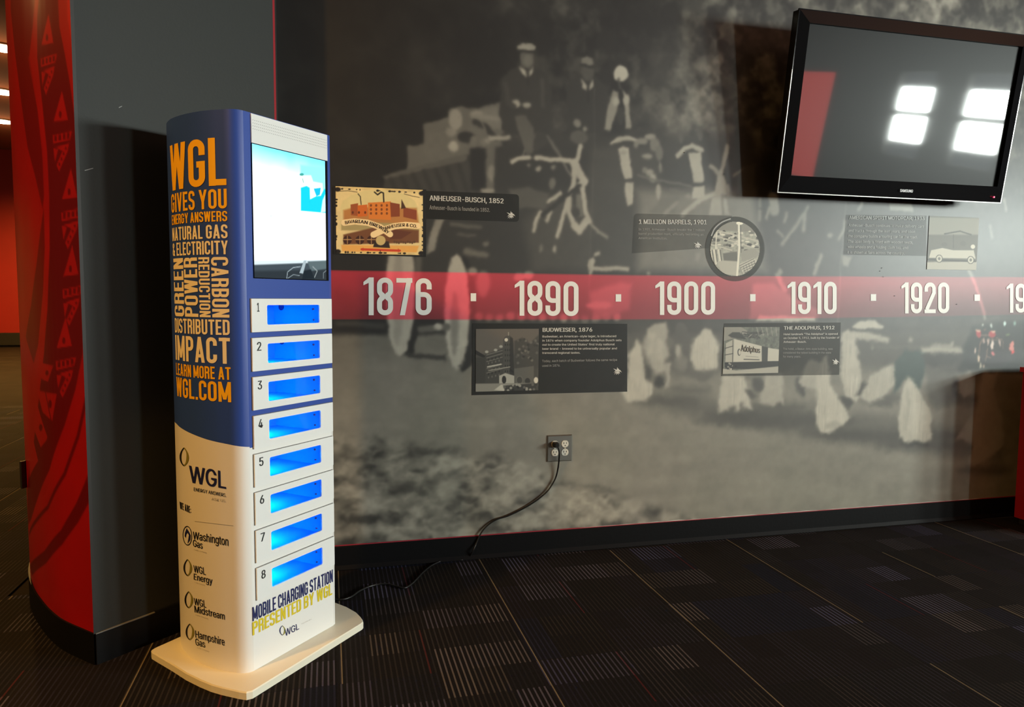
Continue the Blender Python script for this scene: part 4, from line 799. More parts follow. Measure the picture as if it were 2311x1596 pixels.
MB().prism([tuple(A+PO[:2]+q) for q in (np.array([-.004, .002]), np.array([-.002, -.006]), np.array([.006, -.001]), np.array([.004, .004]))], .1, CEIL).build('corner_bead', M_BLACKMAT, pillar)
MB().prism([tuple(Bp+PO[:2]+q) for q in (np.array([-.002, -.002]), np.array([.005, -.001]), np.array([.005, .004]), np.array([-.002, .004]))], .1, CEIL).build('corner_bead', M_REDTRIM, pillar)
sc = MB()
for (xa, ya, xb, yb) in [(191, 384, 210, 379), (268, 242, 275, 239)]:
    def gp(px, py):
        d = ray(px, py); t = ((A-C0[:2])@nv)/(d[:2]@nv); return C0+d*t+np.array([nv[0], nv[1], 0])*.0008+PO
    sc.add([gp(xa, ya), gp(xb, yb), gp(xb, yb+1.6), gp(xa, ya+2)], [(0, 1, 2, 3)])
sc.build('scuff', mat('scuff', (.30, .30, .29), .6), pillar)
dvp = AXY(np.array([.98]))[0]; dd = tag(empty('wall_device', (-1.118, 3.075, .40)), 'small black device with pale buttons on the left edge of the red pillar', 'device')
q0 = on_arc(60, 1070); q3 = AXY(np.array([q0[0]]))[0]; dd.location = (q3[0], q3[1], q0[1]); dd.rotation_euler = (0, 0, math.radians(62))
MB().box(-.02, .02, 0, .008, -.05, .05).build('housing', M_BLACKMAT, dd)
for zz in (.045, -.025, -.048): MB().disc_y(-.012, zz, .005, .007, .011, 10).build('button', M_IVORY, dd)

# ------------------------------------------------------------------ charging kiosk
TS = .142
ANG = math.radians(42); a2 = np.array([math.sin(ANG), math.cos(ANG)]); n2 = np.array([math.cos(ANG), -math.sin(ANG)]); KO = np.array([-.247, 2.222])-n2*.003
RZ = math.atan2(a2[1], a2[0])
kiosk = tag(empty('charging_kiosk', (KO[0], KO[1], 0), RZ), 'blue and white phone charging kiosk with eight glowing lockers beside the pillar', 'kiosk')
# local frame: x along the front to the right, y to the back, z up
def to_local(p): q = np.array([p[0], p[1]])-KO; return np.array([q@a2, -(q@n2), p[2]])
base_out = [(-.052, -.083), (.440, -.074), (.452, -.070), (.466, -.055), (.482, -.032), (.500, .0), (.519, .06), (.528, .12), (.525, .19), (.505, .27), (.465, .335), (.43, .365), (.40, .375), (-.02, .39), (-.034, .387), (-.041, .375), (-.047, .34), (-.061, .25), (-.076, .17), (-.083, .10), (-.085, .05), (-.082, .01), (-.073, -.05), (-.067, -.074)]
bt = MB(); nb = len(base_out); cen = np.mean(base_out, 0)
ins = [tuple(np.array(p)+(cen-np.array(p))/np.linalg.norm(cen-np.array(p))*.003) for p in base_out]
bt.add([(x, y, 0) for x, y in base_out]+[(x, y, .020) for x, y in base_out]+[(x, y, .0235) for x, y in ins],
       [tuple(range(nb-1, -1, -1)), tuple(range(2*nb, 3*nb))]+[(i, (i+1) % nb, nb+(i+1) % nb, nb+i) for i in range(nb)]+[(nb+i, nb+(i+1) % nb, 2*nb+(i+1) % nb, 2*nb+i) for i in range(nb)])
bt.build('base_plate', mat('base_cream', (.82, .77, .62), .35), kiosk)
KT = 1.675; KB = .0235
left = [(.030, 0), (.016, .004), (.005, .014), (-.003, .030)]+[tuple(p) for p in spline([np.array(p) for p in [(-.003, .030), (-.0155, .09), (-.0185, .145), (-.0115, .213), (.006, .276), (.033, .330), (.05, .355)]], 5)][1:]
rightp = [(.408-x, y) for x, y in left][::-1]
outl = left+rightp                                   # left front edge -> round the back -> right front edge
OX = np.array([p[0] for p in outl]); OY = np.array([p[1] for p in outl]); OS = np.concatenate([[0], np.cumsum(np.hypot(np.diff(OX), np.diff(OY)))])
WX = KO[0]+OX*a2[0]-OY*n2[0]; WY = KO[1]+OX*a2[1]-OY*n2[1]; nl = len(left)
def side(px, py): return on_arc(px, py, WX[:nl], WY[:nl], OS[:nl])
bcurve = [side(*p) for p in [(399, 957), (430, 978), (470, 993), (520, 1004), (546, 1008), (566, 1009)]]
bs = np.array(sorted(bcurve)); 
def zb(s, i): return float(np.interp(s, bs[:, 0], bs[:, 1])) if i < nl else .738
mb = MB(); ZB = [zb(OS[i], i) for i in range(len(outl))]; K = len(outl)
mb.add([(x, y, KB) for x, y in outl]+[(x, y, z) for (x, y), z in zip(outl, ZB)], [(i+1, i, i+K, i+K+1) for i in range(K-1)], 0)
mb.add([(x, y, z) for (x, y), z in zip(outl, ZB)]+[(x, y, KT) for x, y in outl], [(i+1, i, i+K, i+K+1) for i in range(K-1)], 1)
mb.build('body', [M_WHITE, M_BLUE], kiosk, True)
tp = MB().add([(x, y, KT) for x, y in outl], [tuple(range(K-1, -1, -1))]); tp.build('top_cover', mat('top_grey', (.12, .13, .17), .5), kiosk)
XA, XB = .030, .378; WL, WR = .101, .323; PIT, LT, LH = .1151, 1.1415, .098
rows = []; zz = KT
for i in range(8):
    t = LT-PIT*i-.019; rows.append((t, t-.0585))
fa = MB(); zs = [KT]
for t, b_ in rows: zs += [t, b_]
zs += [KB]; zsplit = .712
def cellq(x0, x1, z0, z1, m): fa.add([(x0, 0, z0), (x1, 0, z0), (x1, 0, z1), (x0, 0, z1)], [(0, 1, 2, 3)], m)
for x0, x1, cut in ((XA, .05, .703), (.05, WL, .703), (WR, .37, .735), (.37, XB, .738)): cellq(x0, x1, KB, cut, 0); cellq(x0, x1, cut, KT, 1)
for k in range(0, len(zs), 2):
    m = 1 if zs[k] > .75 else 0; cellq(WL, WR, zs[k+1], zs[k], m)
fa.build('fascia', [M_WHITE, M_BLUE], kiosk)
# speaker panel
hd = MB().box(.056, .372, -.004, 0, 1.590, 1.6725).build('header_panel', M_DOOR, kiosk)
gm = MB()
for r in range(4):
    for k in range(44):
        x, z = .062+.304*k/43, 1.655-.0083*r; gm.add([(x+.0012*math.cos(t), -.0043, z+.0012*math.sin(t)) for t in (0, 1.05, 2.09, 3.14, 4.19, 5.24)], [(0, 1, 2, 3, 4, 5)])
g = gm.build('speaker_hole', mat('hole_dark', (.18, .18, .17), .8), hd); g['kind'] = 'stuff'
# screen
bz = MB().box(.056, .3725, -.003, 0, 1.201, 1.590); bz.build('screen_bezel', M_BLACKGLOSS, kiosk)
def lf(px, py):
    d = ray(px, py); t = ((KO-C0[:2])@n2)/(d[:2]@n2); q = to_local(C0+d*t); return q[0], q[2]
c = Canvas(.0575, .3605, 1.2035, 1.5875, .0022, lf, (255, 255, 255))
V = (c.Z-1.2035)/.384; H_ = (c.U-.0575)/.303
sky = np.clip((V-.80)/.2+.25*(H_-.5)+(fbm(c.U, c.Z, .12, 2, 3)-.5)*.8, 0, 1)*np.clip((V-.70)/.12, 0, 1)
c.a = c.a*(1-sky[..., None])+np.array([120, 215, 245])/255*sky[..., None]
P, Ln, E = c.poly, c.line, c.ell
P([(676, 372), (732, 378), (733, 432), (676, 428)], (135, 225, 250), .006); P([(676, 396), (700, 396), (705, 410), (726, 414), (728, 440), (676, 430)], (225, 240, 225), .003); E(679, 394, 5, 3, (60, 150, 140), .001); Ln([(681, 404), (683, 412)], 2, (90, 150, 150), .001)
P([(677, 424), (690, 420), (697, 424), (698, 450), (712, 443), (722, 442), (730, 426), (735, 430), (735, 481), (677, 476)], (20, 190, 225), .002); P([(706, 426), (722, 424), (720, 440), (712, 443)], (20, 175, 210), .001); P([(735, 432), (735, 478), (722, 480), (726, 452)], (190, 240, 250), .002)
E(610, 488, 4, 1.6, (190, 200, 200), .001); Ln([(632, 512), (655, 526)], 3, (225, 232, 232), .003, .6)
P([(570, 588), (740, 586), (740, 600), (570, 604)], (196, 210, 214), .003); P([(570, 598), (740, 592), (740, 640), (570, 640)], (58, 68, 74), .003)
P([(570, 612), (740, 608), (740, 640), (570, 640)], (40, 47, 52), .006); P([(684, 588), (690, 588), (682, 618), (674, 616)], (150, 165, 170), .0015); P([(692, 590), (738, 588), (738, 606), (700, 612)], (80, 95, 98), .003); Ln([(645, 630), (647, 614), (660, 604), (676, 602)], 1.4, (170, 185, 190), .001); Ln([(648, 628), (660, 620), (674, 622)], 1.2, (150, 165, 170), .001); Ln([(704, 602), (714, 612), (708, 626)], 2, (140, 150, 150), .001); Ln([(728, 628), (728, 616), (738, 608)], 1.6, (120, 130, 135), .001); P([(684, 612), (700, 608), (708, 630), (680, 630)], (26, 34, 40), .002)
link('screen', c.mesh('screen', lambda u, z: np.stack([u, np.full_like(u, -.0036), z], -1)), attr_mat('screen_glow', .15, .4, emit=1.55), kiosk)
# lockers
M_INT = mat('led_blue_lining', (.025, .36, .94), .45); M_LED = mat('locker_led', (0, 0, 0), .5, emit=(0., .52, 1.), estr=105.); M_ACR = clear_mat('locker_acrylic', (.97, .98, 1), .03); M_HOLE = mat('cable_hole', (.02, .02, .10), .6)  # blue of the LED glow is put into the lining colour
DX0, DX1 = .042, .382
def frame_plate(x0, x1, z0, z1, wx0, wx1, wz0, wz1, y0, y1, r=.005):
    def rr(a0, a1, b0, b1, rad, n=4):
        o = []
        for cx, cz, st in ((a1-rad, b1-rad, 0), (a0+rad, b1-rad, 90), (a0+rad, b0+rad, 180), (a1-rad, b0+rad, 270)):
            for k in range(n+1): t = math.radians(st+90*k/n); o.append((cx+rad*math.cos(t), cz+rad*math.sin(t)))
        return o
    O, I = rr(x0, x1, z0, z1, .0015), rr(wx0, wx1, wz0, wz1, r); n = len(O); b = MB()
    b.add([(x, y0, z) for x, z in O]+[(x, y0, z) for x, z in I]+[(x, y1, z) for x, z in O]+[(x, y1, z) for x, z in I],
          [f for i in range(n) for f in ((i, i+n, (i+1) % n+n, (i+1) % n), (2*n+i, i, (i+1) % n, 2*n+(i+1) % n), (n+i, 3*n+i, 3*n+(i+1) % n, n+(i+1) % n))])
    return b
gapm = MB()
for i in range(8):
    zt = LT-PIT*i; z0 = zt-LH; wt, wb = rows[i]
    d = frame_plate(DX0, DX1, z0, zt, WL, WR, wb, wt, -.006, -.0005).build('locker_door', M_DOOR, kiosk)
    frame_plate(DX0-.0016, DX1+.0010, z0-.0013, zt+.0013, WL, WR, wb, wt, -.0012, 0).build('gap_shade', M_GAPSHADE, d)  # dark plate: shade in the door joint put into its colour
    MB().box(WL, WR, -.003, -.002, wb, wt).build('door_window', M_ACR, d)
    put('number', sans_text(str(i+1), .02), (lambda zt: lambda x, y: (.059+(.009 if i == 0 else .0165)*x+(.003 if i == 0 else 0), -.0066, zt-.038+.026*y))(zt), M_INKBK, d)
    x0, x1, b0, b1, dp = WL-.012, WR+.004, wb-.010, wt+.008, .20
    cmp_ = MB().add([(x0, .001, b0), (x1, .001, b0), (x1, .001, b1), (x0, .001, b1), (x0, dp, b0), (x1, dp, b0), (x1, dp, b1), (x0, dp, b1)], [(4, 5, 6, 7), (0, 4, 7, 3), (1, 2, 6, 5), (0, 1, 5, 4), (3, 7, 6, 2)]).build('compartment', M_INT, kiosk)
    MB().box(x0+.06, x0+.09, .080, .140, b1-.004, b1-.001).build('led_strip', M_LED, cmp_)
    MB().disc_y(.165, b1-.017, .012, 0, .0015, 14).xf(lambda a_, b_, c_: (x1-.0005-b_, a_, c_)).build('cable_hole', M_HOLE, cmp_)
    MB().disc_y(x1-.018, b0+.020, .0030, .004, .008, 8).build('hinge_screw', M_HOLE, cmp_); MB().disc_y(x1-.020, b1-.022, .0035, .004, .008, 8).build('hinge_screw', M_HOLE, cmp_)
# front lettering
flat = lambda x0, x1, z0, z1, y=-.0009: (lambda x, z: (x0+(x1-x0)*x, y, z0+(z1-z0)*z))
put('lettering', cond_text('MOBILE CHARGING STATION', .06), flat(.027, .378, .178, .2215), M_NAVY, kiosk)
put('lettering', cond_text('PRESENTED BY WGL', .06), flat(.026, .374, .1345, .1755), M_YEL, kiosk)
def lf3(px, py): q = lf(px, py); return (q[0], -.0009, q[1])
def ringmark(fn, cx, cz, rx, rz, m1, m2, parent, name='drop_emblem', seg_=26, tip=.35):
    """open drop-shaped ring in two inks"""
    for half, m in ((0, m1), (1, m2)):
        b = MB(); vs = []
        for k in range(seg_//2+1):
            t = math.pi/2+math.pi*(k/(seg_/2))*(1 if half == 0 else -1); s = math.sin(t); co = math.cos(t)
            sh = (1-.25*max(0, s)**2)*(1-.30*abs(s)**4); wdt = .13+(.12 if half == 0 else .26*max(0, .8-s*.7))*(1-s*s)
            vs += [fn(cx+rx*co*sh*(1+wdt), cz+rz*(s+(tip if s > .98 else 0)*0)*(1+.06)), fn(cx+rx*co*sh*(1-wdt*.9), cz+rz*s*(.9))]
        b.add(vs, [(2*i, 2*i+1, 2*i+3, 2*i+2) for i in range(seg_//2)]); b.build(name, m, parent)
ringmark(lambda x, z: lf3(x, z), 637, 1423, 5.5, -10.5, M_NAVY, M_OLIVE, kiosk)
put('lettering', sans_text('WGL', .01), quad_fn((642, 1421), (673.5, 1406), (643, 1437), (675, 1420), lf3), M_NAVY, kiosk)
put('lettering', sans_text('Energy Answers. Ask Us.', 0), quad_fn((680, 1407), (703, 1396), (680, 1410), (703, 1399), lf3), M_INKGY, kiosk)
# side lettering, following the curved side
SN = []
def side3(off=.0012):
    def f(px, py):
        s, z = side(px, py); x = np.interp(s, OS, OX); y = np.interp(s, OS, OY); x2 = np.interp(s+.004, OS, OX); y2 = np.interp(s+.004, OS, OY); x1 = np.interp(s-.004, OS, OX); y1 = np.interp(s-.004, OS, OY)
        tx, ty = x2-x1, y2-y1; l_ = math.hypot(tx, ty); return (x-ty/l_*off, y+tx/l_*off, z)
    return f
SF = side3()
def sz_of(px, py): return side(px, py)
S0, S1 = np.mean([sz_of(x, y)[0] for x, y in [(385, 365), (388, 448), (390, 522), (397, 790), (400, 885)]]), np.mean([sz_of(x, y)[0] for x, y in [(510.6, 365), (512, 448), (514.4, 522), (520, 790), (522, 885)]])
def on_side(s, z, off=.0012):
    x = np.interp(s, OS, OX); y = np.interp(s, OS, OY); tx = np.interp(s+.004, OS, OX)-np.interp(s-.004, OS, OX); ty = np.interp(s+.004, OS, OY)-np.interp(s-.004, OS, OY); l_ = math.hypot(tx, ty)
    return (x-ty/l_*off, y+tx/l_*off, z)
SL, SR = max(S0, S1), min(S0, S1)                     # reading left = far end of the side
def line_on_side(txt, x, yt, yb, m):
    zt, zb_ = sz_of(x, yt)[1], sz_of(x, yb)[1]
    put('lettering', cond_text(txt), lambda u, v: on_side(SL+(SR-SL)*u, zb_+(zt-zb_)*v), m, kiosk, 22)
    return zt, zb_
for txt, x, yt, yb, m in [('WGL', 509, 309.5, 418.5, M_ORANGE), ('GIVES YOU', 511, 426, 470.5, M_ORANGE), ('ENERGY ANSWERS', 511, 476, 499.5, M_ORANGE), ('NATURAL GAS', 513, 506.5, 538, M_CREAM), ('& ELECTRICITY', 514, 543, 574, M_CREAM),
                          ('DISTRIBUTED', 519, 722, 756.5, M_CREAM), ('IMPACT', 519, 762.5, 821.5, M_CREAM), ('LEARN MORE AT', 520, 829, 857.5, M_ORANGE), ('WGL.COM', 521, 862.5, 908, M_ORANGE)]:
    line_on_side(txt, x, yt, yb, m)
ztop, zbot = sz_of(516, 580)[1], sz_of(516, 717)[1]
for txt, xa, xb, up in [('GREEN', 394, 415.5, True), ('POWER', 417, 447, True), ('REDUCTION', 450, 474.5, False), ('CARBON', 478.5, 517, False)]:
    sa, sb_ = sz_of(xa, 650)[0], sz_of(xb, 650)[0]
    if up: fn = lambda u, v, sa=sa, sb_=sb_: on_side(sb_+(sa-sb_)*v, zbot+(ztop-zbot)*u)
    else: fn = lambda u, v, sa=sa, sb_=sb_: on_side(sa+(sb_-sa)*v, ztop+(zbot-ztop)*u)
    vs, fs = cond_text(txt)
    # cut along the letter height so that rotated letters bend with the side
    v2, f2_ = cut_columns([(b_, a_, l_) for a_, b_, l_ in vs], fs, 5); put('lettering', ([(b_, a_, l_) for a_, b_, l_ in v2], f2_), fn, m=M_CREAM, parent=kiosk)
def sq(tl, tr, bl, br): return quad_fn(tl, tr, bl, br, SF)
def side_text(txt, q, m, bold=.01, cuts=10): put('lettering', sans_text(txt, bold), sq(*q), m, kiosk, cuts)
side_text('WGL', ((427, 1050), (510, 1064), (428, 1089), (511, 1104)), M_NAVY, .02)
side_text('ENERGY ANSWERS.', ((438, 1100), (511, 1114), (438, 1108), (511, 1122)), M_INKBK, .01)
side_text('ASK US.', ((478, 1123), (511, 1128), (478, 1129), (511, 1134)), M_INKGY, 0)
put('lettering', cond_text('WE ARE:', .13), sq((406, 1132), (431, 1143), (407, 1148), (432, 1159)), M_INKBK, kiosk, 8)
put('rule_line', ([(0, 0), (1, 0), (1, 1), (0, 1)], [(0, 1, 2, 3)]), sq((440, 1176), (527, 1186), (440, 1177), (527, 1187)), M_INKGY, kiosk, 12)
side_text('Washington', ((436, 1199), (516, 1212), (436, 1221), (516, 1238)), M_INKBK, .015)
side_text('Gas', ((436, 1217), (458, 1223), (436, 1233), (458, 1239)), M_INKBK, .015, 5)
side_text('A WGL Company', ((438, 1239), (467, 1246), (438, 1242), (467, 1250)), M_INKGY, 0, 5)
side_text('WGL', ((437, 1275), (464, 1281), (438, 1291), (465, 1298)), M_INKBK, .015, 5); side_text('Energy', ((438, 1294), (480, 1304), (438, 1312), (480, 1323)), M_INKBK, .015, 6); side_text('A WGL Company', ((440, 1313), (463, 1319), (440, 1316), (463, 1323)), M_INKGY, 0, 5)
side_text('WGL', ((438, 1349), (465, 1355), (439, 1365), (466, 1372)), M_INKBK, .015, 5); side_text('Midstream', ((439, 1366), (508, 1383), (440, 1382), (508, 1399)), M_INKBK, .015); side_text('A WGL Company', ((442, 1386), (471, 1395), (442, 1389), (471, 1399)), M_INKGY, 0, 5)
side_text('Hampshire', ((441, 1422), (507, 1440), (442, 1443), (508, 1462)), M_INKBK, .015); side_text('Gas', ((441, 1440), (463, 1446), (442, 1456), (464, 1462)), M_INKBK, .015, 5); side_text('A WGL Company', ((445, 1460), (473, 1469), (445, 1463), (473, 1473)), M_INKGY, 0, 5)
for cx, cy, rx, ry in [(416, 1031, 8, 20), (424, 1281, 7.5, 18), (426.5, 1353.5, 7.5, 18), (429, 1426, 7.5, 17.5)]: ringmark(SF, cx, cy, rx, -ry, M_INKBK, M_OLIVE, kiosk)
b = MB(); vs = []
for k in range(25): t = 2*math.pi*k/24; vs += [SF(423.5+10.5*math.cos(t), 1209+22*math.sin(t)+1.5*math.cos(t)), SF(423.5+9.2*math.cos(t), 1209+20*math.sin(t)+1.5*math.cos(t))]
b.add(vs, [(2*i, 2*i+1, 2*i+3, 2*i+2) for i in range(24)]); b.build('flame_ring', M_INKBK, kiosk)
MB().add([SF(*p) for p in [(422, 1192), (418, 1203), (417.5, 1210), (420, 1214), (421, 1206), (424, 1202), (427, 1208), (425, 1220), (424, 1227), (430, 1218), (431, 1208), (427, 1200)]], [(0, 1, 2, 3, 4, 5), (0, 5, 6, 10, 11), (6, 7, 8, 9, 10)]).build('flame_mark', M_NAVY, kiosk)

# ------------------------------------------------------------------ television
TLT = math.radians(8.5); tbl = on_wall(1752, 433, WALL_Y-.14); TWD, THT = 1.247, .772
tv = tag(empty('television', (tbl[0]+TWD/2, tbl[1], tbl[2]-.004)), 'black flat television on a tilting bracket at the upper right of the mural', 'television')
tv.rotation_euler = (TLT, 0, 0)                     # top leans towards the room
# local: x across, -y to the room, z up the screen
x0, x1 = -TWD/2, TWD/2; BL, BR_, BT, BB = .052, .052, .056, .078
def ringbox(o, i, y0, y1, m=0):
    (a0, a1, b0, b1), (c0, c1, d0, d1) = o, i; b = MB()
    V = [(a0, y1, b0), (a1, y1, b0), (a1, y1, b1), (a0, y1, b1), (c0, y0, d0), (c1, y0, d0), (c1, y0, d1), (c0, y0, d1), (c0, y1, d0), (c1, y1, d0), (c1, y1, d1), (c0, y1, d1), (a0, y0+.012, b0), (a1, y0+.012, b0), (a1, y0+.012, b1), (a0, y0+.012, b1)]
    Fc = []
    for k in range(4):
        j = (k+1) % 4; Fc += [(12+k, 4+k, 4+j, 12+j), (4+k, 8+k, 8+j, 4+j), (k, 12+k, 12+j, j), (8+k, k, j, 8+j)]
    return b.add(V, Fc, m)
ringbox((x0+.004, x1-.004, .004, THT-.004), (x0+BL, x1-BR_, BB, THT-BT), -.020, .04).build('bezel', M_BLACKGLOSS, tv)
M_TVS = mat('tv_screen', (.006, .007, .007), .40, spec=.12)
M_TVS.node_tree.nodes['Principled BSDF'].inputs['Coat Weight'].default_value = 1.; M_TVS.node_tree.nodes['Principled BSDF'].inputs['Coat Roughness'].default_value = .035
MB().box(x0+BL-.002, x1-BR_+.002, -.006, .03, BB-.002, THT-BT+.002).build('screen', M_TVS, tv)
rim = MB(); rim.box(x0, x0+.004, -.008, .0, 0, THT*.68).box(x0+.004, x1-.004, -.008, 0, 0, .004).box(x1-.004, x1, -.008, 0, 0, THT*.68); rim.build('clear_rim', M_SILVER, tv)
rim = MB(); rim.box(x0, x0+.004, -.008, 0, THT*.68, THT).box(x0+.004, x1-.004, -.008, 0, THT-.004, THT).box(x1-.004, x1, -.008, 0, THT*.68, THT); rim.build('upper_rim', M_BLACKGLOSS, tv)
MB().box(x0+.03, x1-.03, .04, .075, .05, THT-.04).build('back_cover', M_BLACKMAT, tv)
put('lettering', sans_text('SAMSUNG', .03), lambda x, z: (.015+.072*x, -.0215, .030+.013*z), mat('logo_silver', (.7, .7, .7), .3), tv)
MB().disc_y(x1-.062, .028, .004, -.0225, -.018, 10).build('standby_light', mat('standby_red', (.3, 0, .02), .3, emit=(1, .02, .1), estr=2.), tv)
br = MB(); br.box(-.30, -.25, .075, .115, .12, .62).box(.25, .30, .075, .115, .12, .62).box(-.36, .36, .09, .125, .2, .26).box(-.36, .36, .10, .16, .40, .46)
br.build('tilt_bracket', M_BLACKMAT, tv)
MB().box(-.40, .40, WALL_Y-.02, WALL_Y-.0055, 1.86, 2.22).xf(lambda x, y, z: (x, (y-tbl[1])*math.cos(TLT)+(z-tbl[2]+.004)*math.sin(TLT), (z-tbl[2]+.004)*math.cos(TLT)-(y-tbl[1])*math.sin(TLT))).build('wall_plate', M_BLACKMAT, tv)
for sx in (-.2, .2): MB().box(sx-.02, sx+.02, tbl[1]+.02, WALL_Y-.02, 1.96, 2.0).xf(lambda x, y, z: (x, (y-tbl[1])*math.cos(TLT)+(z-tbl[2]+.004)*math.sin(TLT), (z-tbl[2]+.004)*math.cos(TLT)-(y-tbl[1])*math.sin(TLT))).build('bracket_arm', M_BLACKMAT, tv)

# ------------------------------------------------------------------ wall outlet with plug and cord
oc = np.mean([on_wall(*p) for p in [(1233, 981), (1291, 981), (1233, 1042), (1290, 1041)]], 0)
outlet = tag(empty('wall_outlet', (oc[0], WALL_Y-.0025, oc[2])), 'steel double wall outlet with four ivory sockets low on the mural wall', 'outlet')
hw, hh2 = .0595, .0605
MB().add([(-hw, 0, -hh2), (hw, 0, -hh2), (hw, 0, hh2), (-hw, 0, hh2), (-hw+.005, -.006, -hh2+.005), (hw-.005, -.006, -hh2+.005), (hw-.005, -.006, hh2-.005), (-hw+.005, -.006, hh2-.005)],
         [(4, 5, 6, 7), (0, 1, 5, 4), (1, 2, 6, 5), (2, 3, 7, 6), (3, 0, 4, 7)]).build('cover_plate', M_STEEL, outlet)
for sx in (-.0225, .0245):
    for sz in (.020, -.0185):
        f = MB(); pts = []
        for k in range(24):
            t = 2*math.pi*k/24; pts.append((sx+.0165*math.cos(t), max(-.0148, min(.0148, .0168*math.sin(t)))+sz))
        f.add([(x, -.0085, z) for x, z in pts]+[(x, -.005, z) for x, z in pts], [tuple(range(24))]+[(i, i+24, (i+1) % 24+24, (i+1) % 24) for i in range(24)])
        sk = f.build('socket', M_IVORY, outlet)
        MB().box(sx-.0078, sx-.0052, -.0090, -.0084, sz-.001, sz+.0075).build('slot', M_INKBK, sk); MB().box(sx+.0052, sx+.0076, -.0090, -.0084, sz, sz+.0070).build('slot', M_INKBK, sk); MB().disc_y(sx, sz-.0075, .0026, -.0090, -.0084, 10).build('ground_hole', M_INKBK, sk)
    MB().disc_y(sx, .0008, .0032, -.0078, -.006, 10).build('screw', M_IVORY, outlet)
px_, pz_ = oc[0]-.0225, oc[2]+.020
cord = tag(empty('power_cord', (px_, WALL_Y-.0115, pz_)), 'black power cord running from the wall outlet down to the kiosk', 'cord')
CO = np.array([px_, WALL_Y-.0115, pz_])
plug = MB(); n = 10
rings = [(0, .0145, .0125), (-.006, .0155, .0130), (-.018, .0150, .0125), (-.026, .0120, .0110), (-.030, .0085, .0085)]
for y, rx, rz_ in rings: plug.v += [(rx*math.copysign(abs(math.cos(2*math.pi*k/n))**.6, math.cos(2*math.pi*k/n)), y, rz_*math.copysign(abs(math.sin(2*math.pi*k/n))**.6, math.sin(2*math.pi*k/n))) for k in range(n)]
plug.f = [(i*n+k, (i+1)*n+k, (i+1)*n+(k+1) % n, i*n+(k+1) % n) for i in range(4) for k in range(n)]+[tuple(range(4*n, 5*n)), tuple(range(n-1, -1, -1))]; plug.m = [0]*len(plug.f)
plug.build('plug', M_CORD, cord)
wallp = [(1262, 1022, .034), (1261, 1045, .022), (1256, 1072, .013), (1247, 1092, .012), (1230, 1114, .012), (1195, 1140, .012), (1150, 1163, .012), (1120, 1173, .012), (1098, 1188, .012), (1084, 1206, .014), (1075, 1226, .018), (1067, 1244, .026)]
pts = [CO+np.array([.004, -.026, -.004])]+[on_wall(x, y, WALL_Y-d) for x, y, d in wallp]
pts[-1][2] = max(pts[-1][2], .012)
pts += [on_level(x, y, .005) for x, y in [(1056, 1260), (1040, 1264), (1015, 1262), (992, 1268), (972, 1278), (955, 1292), (942, 1306), (930, 1318), (914, 1327), (896, 1324), (870, 1318), (840, 1322), (812, 1334), (795, 1346), (775, 1353), (757, 1353), (735, 1350)]]
sp_ = [p-CO for p in spline(pts, 6)]
for p in sp_: p[2] = max(p[2], .0045-CO[2])
tube(sp_, .0036, 8).build('cable', M_CORD, cord, True)

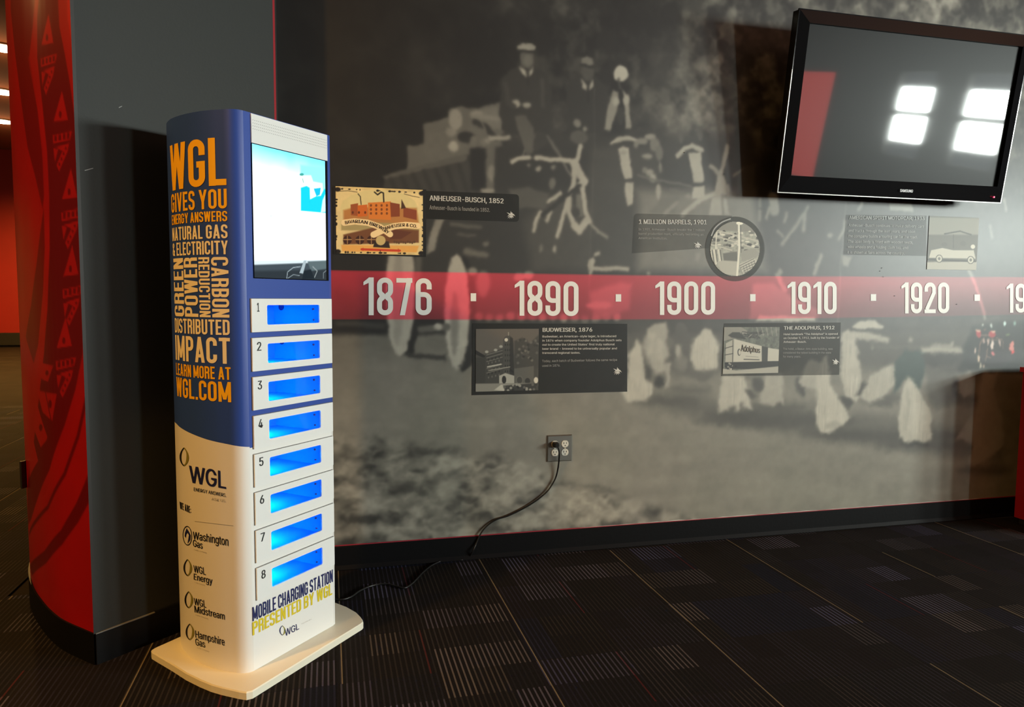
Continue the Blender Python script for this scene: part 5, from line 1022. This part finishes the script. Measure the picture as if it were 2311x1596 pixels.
# ------------------------------------------------------------------ red cabinet at the right edge
cab = tag(empty('red_cabinet', (4.0, 2.8, 0)), 'dark red counter cabinet against the wall at the right edge', 'cabinet')
L_ = (-4.0, -2.8, 0)
def cb_(b): return b.xf(lambda x, y, z: (x-4.0, y-2.8, z))
cb_(MB().box(3.455, 4.70, 2.70, 2.985, .03, .79)).build('body', M_REDCAB, cab); cb_(MB().box(3.47, 4.68, 2.73, 2.97, 0, .03)).build('kick_base', M_BLACKMAT, cab)
cb_(MB().box(3.44, 4.72, 2.68, 2.99, .79, .815)).build('top', mat('cabinet_top', (.55, .02, .03), .25), cab)
cb_(MB().box(3.48, 4.07, 2.684, 2.70, .05, .77)).build('door', M_REDCAB, cab); cb_(MB().box(4.09, 4.68, 2.684, 2.70, .05, .77)).build('door', M_REDCAB, cab)
cb_(MB().box(3.4515, 3.455, 2.90, 2.95, .735, .755)).build('label_plate', M_STEEL, cab)

# ------------------------------------------------------------------ hall beyond the pillar
M_LAMP = mat('lamp_glow', (1, 1, 1), .5, emit=(1., .80, .55), estr=14.); M_TRIM = mat('lamp_trim', (.6, .5, .4), .5)
def downlight(x, y, label, w_=260., spot=True, r=.16):
    t = tag(empty('ceiling_downlight', (x, y, CEIL-.02)), label, 'ceiling light', 'recessed warm downlights')
    MB().disc_z(0, 0, r+.03, .0, .02, 24).build('trim_ring', M_TRIM, t); MB().disc_z(0, 0, r, -.012, 0, 24).build('lamp', M_LAMP, t)
    ld = bpy.data.lights.new('downlight_beam', 'SPOT'); ld.energy = w_; ld.color = (1., .52, .12); ld.spot_size = math.radians(155); ld.spot_blend = .6; ld.shadow_soft_size = .12
    lo = bpy.data.objects.new('downlight_beam', ld); COL.objects.link(lo); lo.parent = t; lo.location = (0, 0, -.05)
    gl = bpy.data.lights.new('ceiling_fill', 'POINT'); gl.energy = w_*.012; gl.color = (1., .62, .28); gl.shadow_soft_size = .1  # added point light below the lamp, brightens the ceiling
    go = bpy.data.objects.new('ceiling_fill', gl); COL.objects.link(go); go.parent = t; go.location = (0, 0, -.45)
for i, py in enumerate((105, 205, 272)):
    q = on_level(6, py, CEIL); downlight(q[0], q[1], ['nearest and highest of the three round ceiling lights left of the pillar', 'middle one of the three round ceiling lights left of the pillar', 'farthest and lowest of the three round ceiling lights left of the pillar'][i], 1300.)
downlight(-2.6, .6, 'warm round ceiling light above the floor to the left of the kiosk', 560.)
downlight(-4.2, -2.0, 'warm round ceiling light high behind the camera on the left', 620.)
downlight(-5.5, 5.5, 'warm round ceiling light in the hall well left of the pillar', 160.)
q = on_level(4, 792, 0)
bx = tag(empty('floor_box', (-6.78, 18.2, 0)), 'small black box on the floor against the far red wall', 'box')
MB().box(-.35, .30, -.12, .12, .04, .30).build('case', M_BLACKMAT, bx); MB().box(-.33, .28, -.10, .10, 0, .04).build('foot', M_BLACKGLOSS, bx)
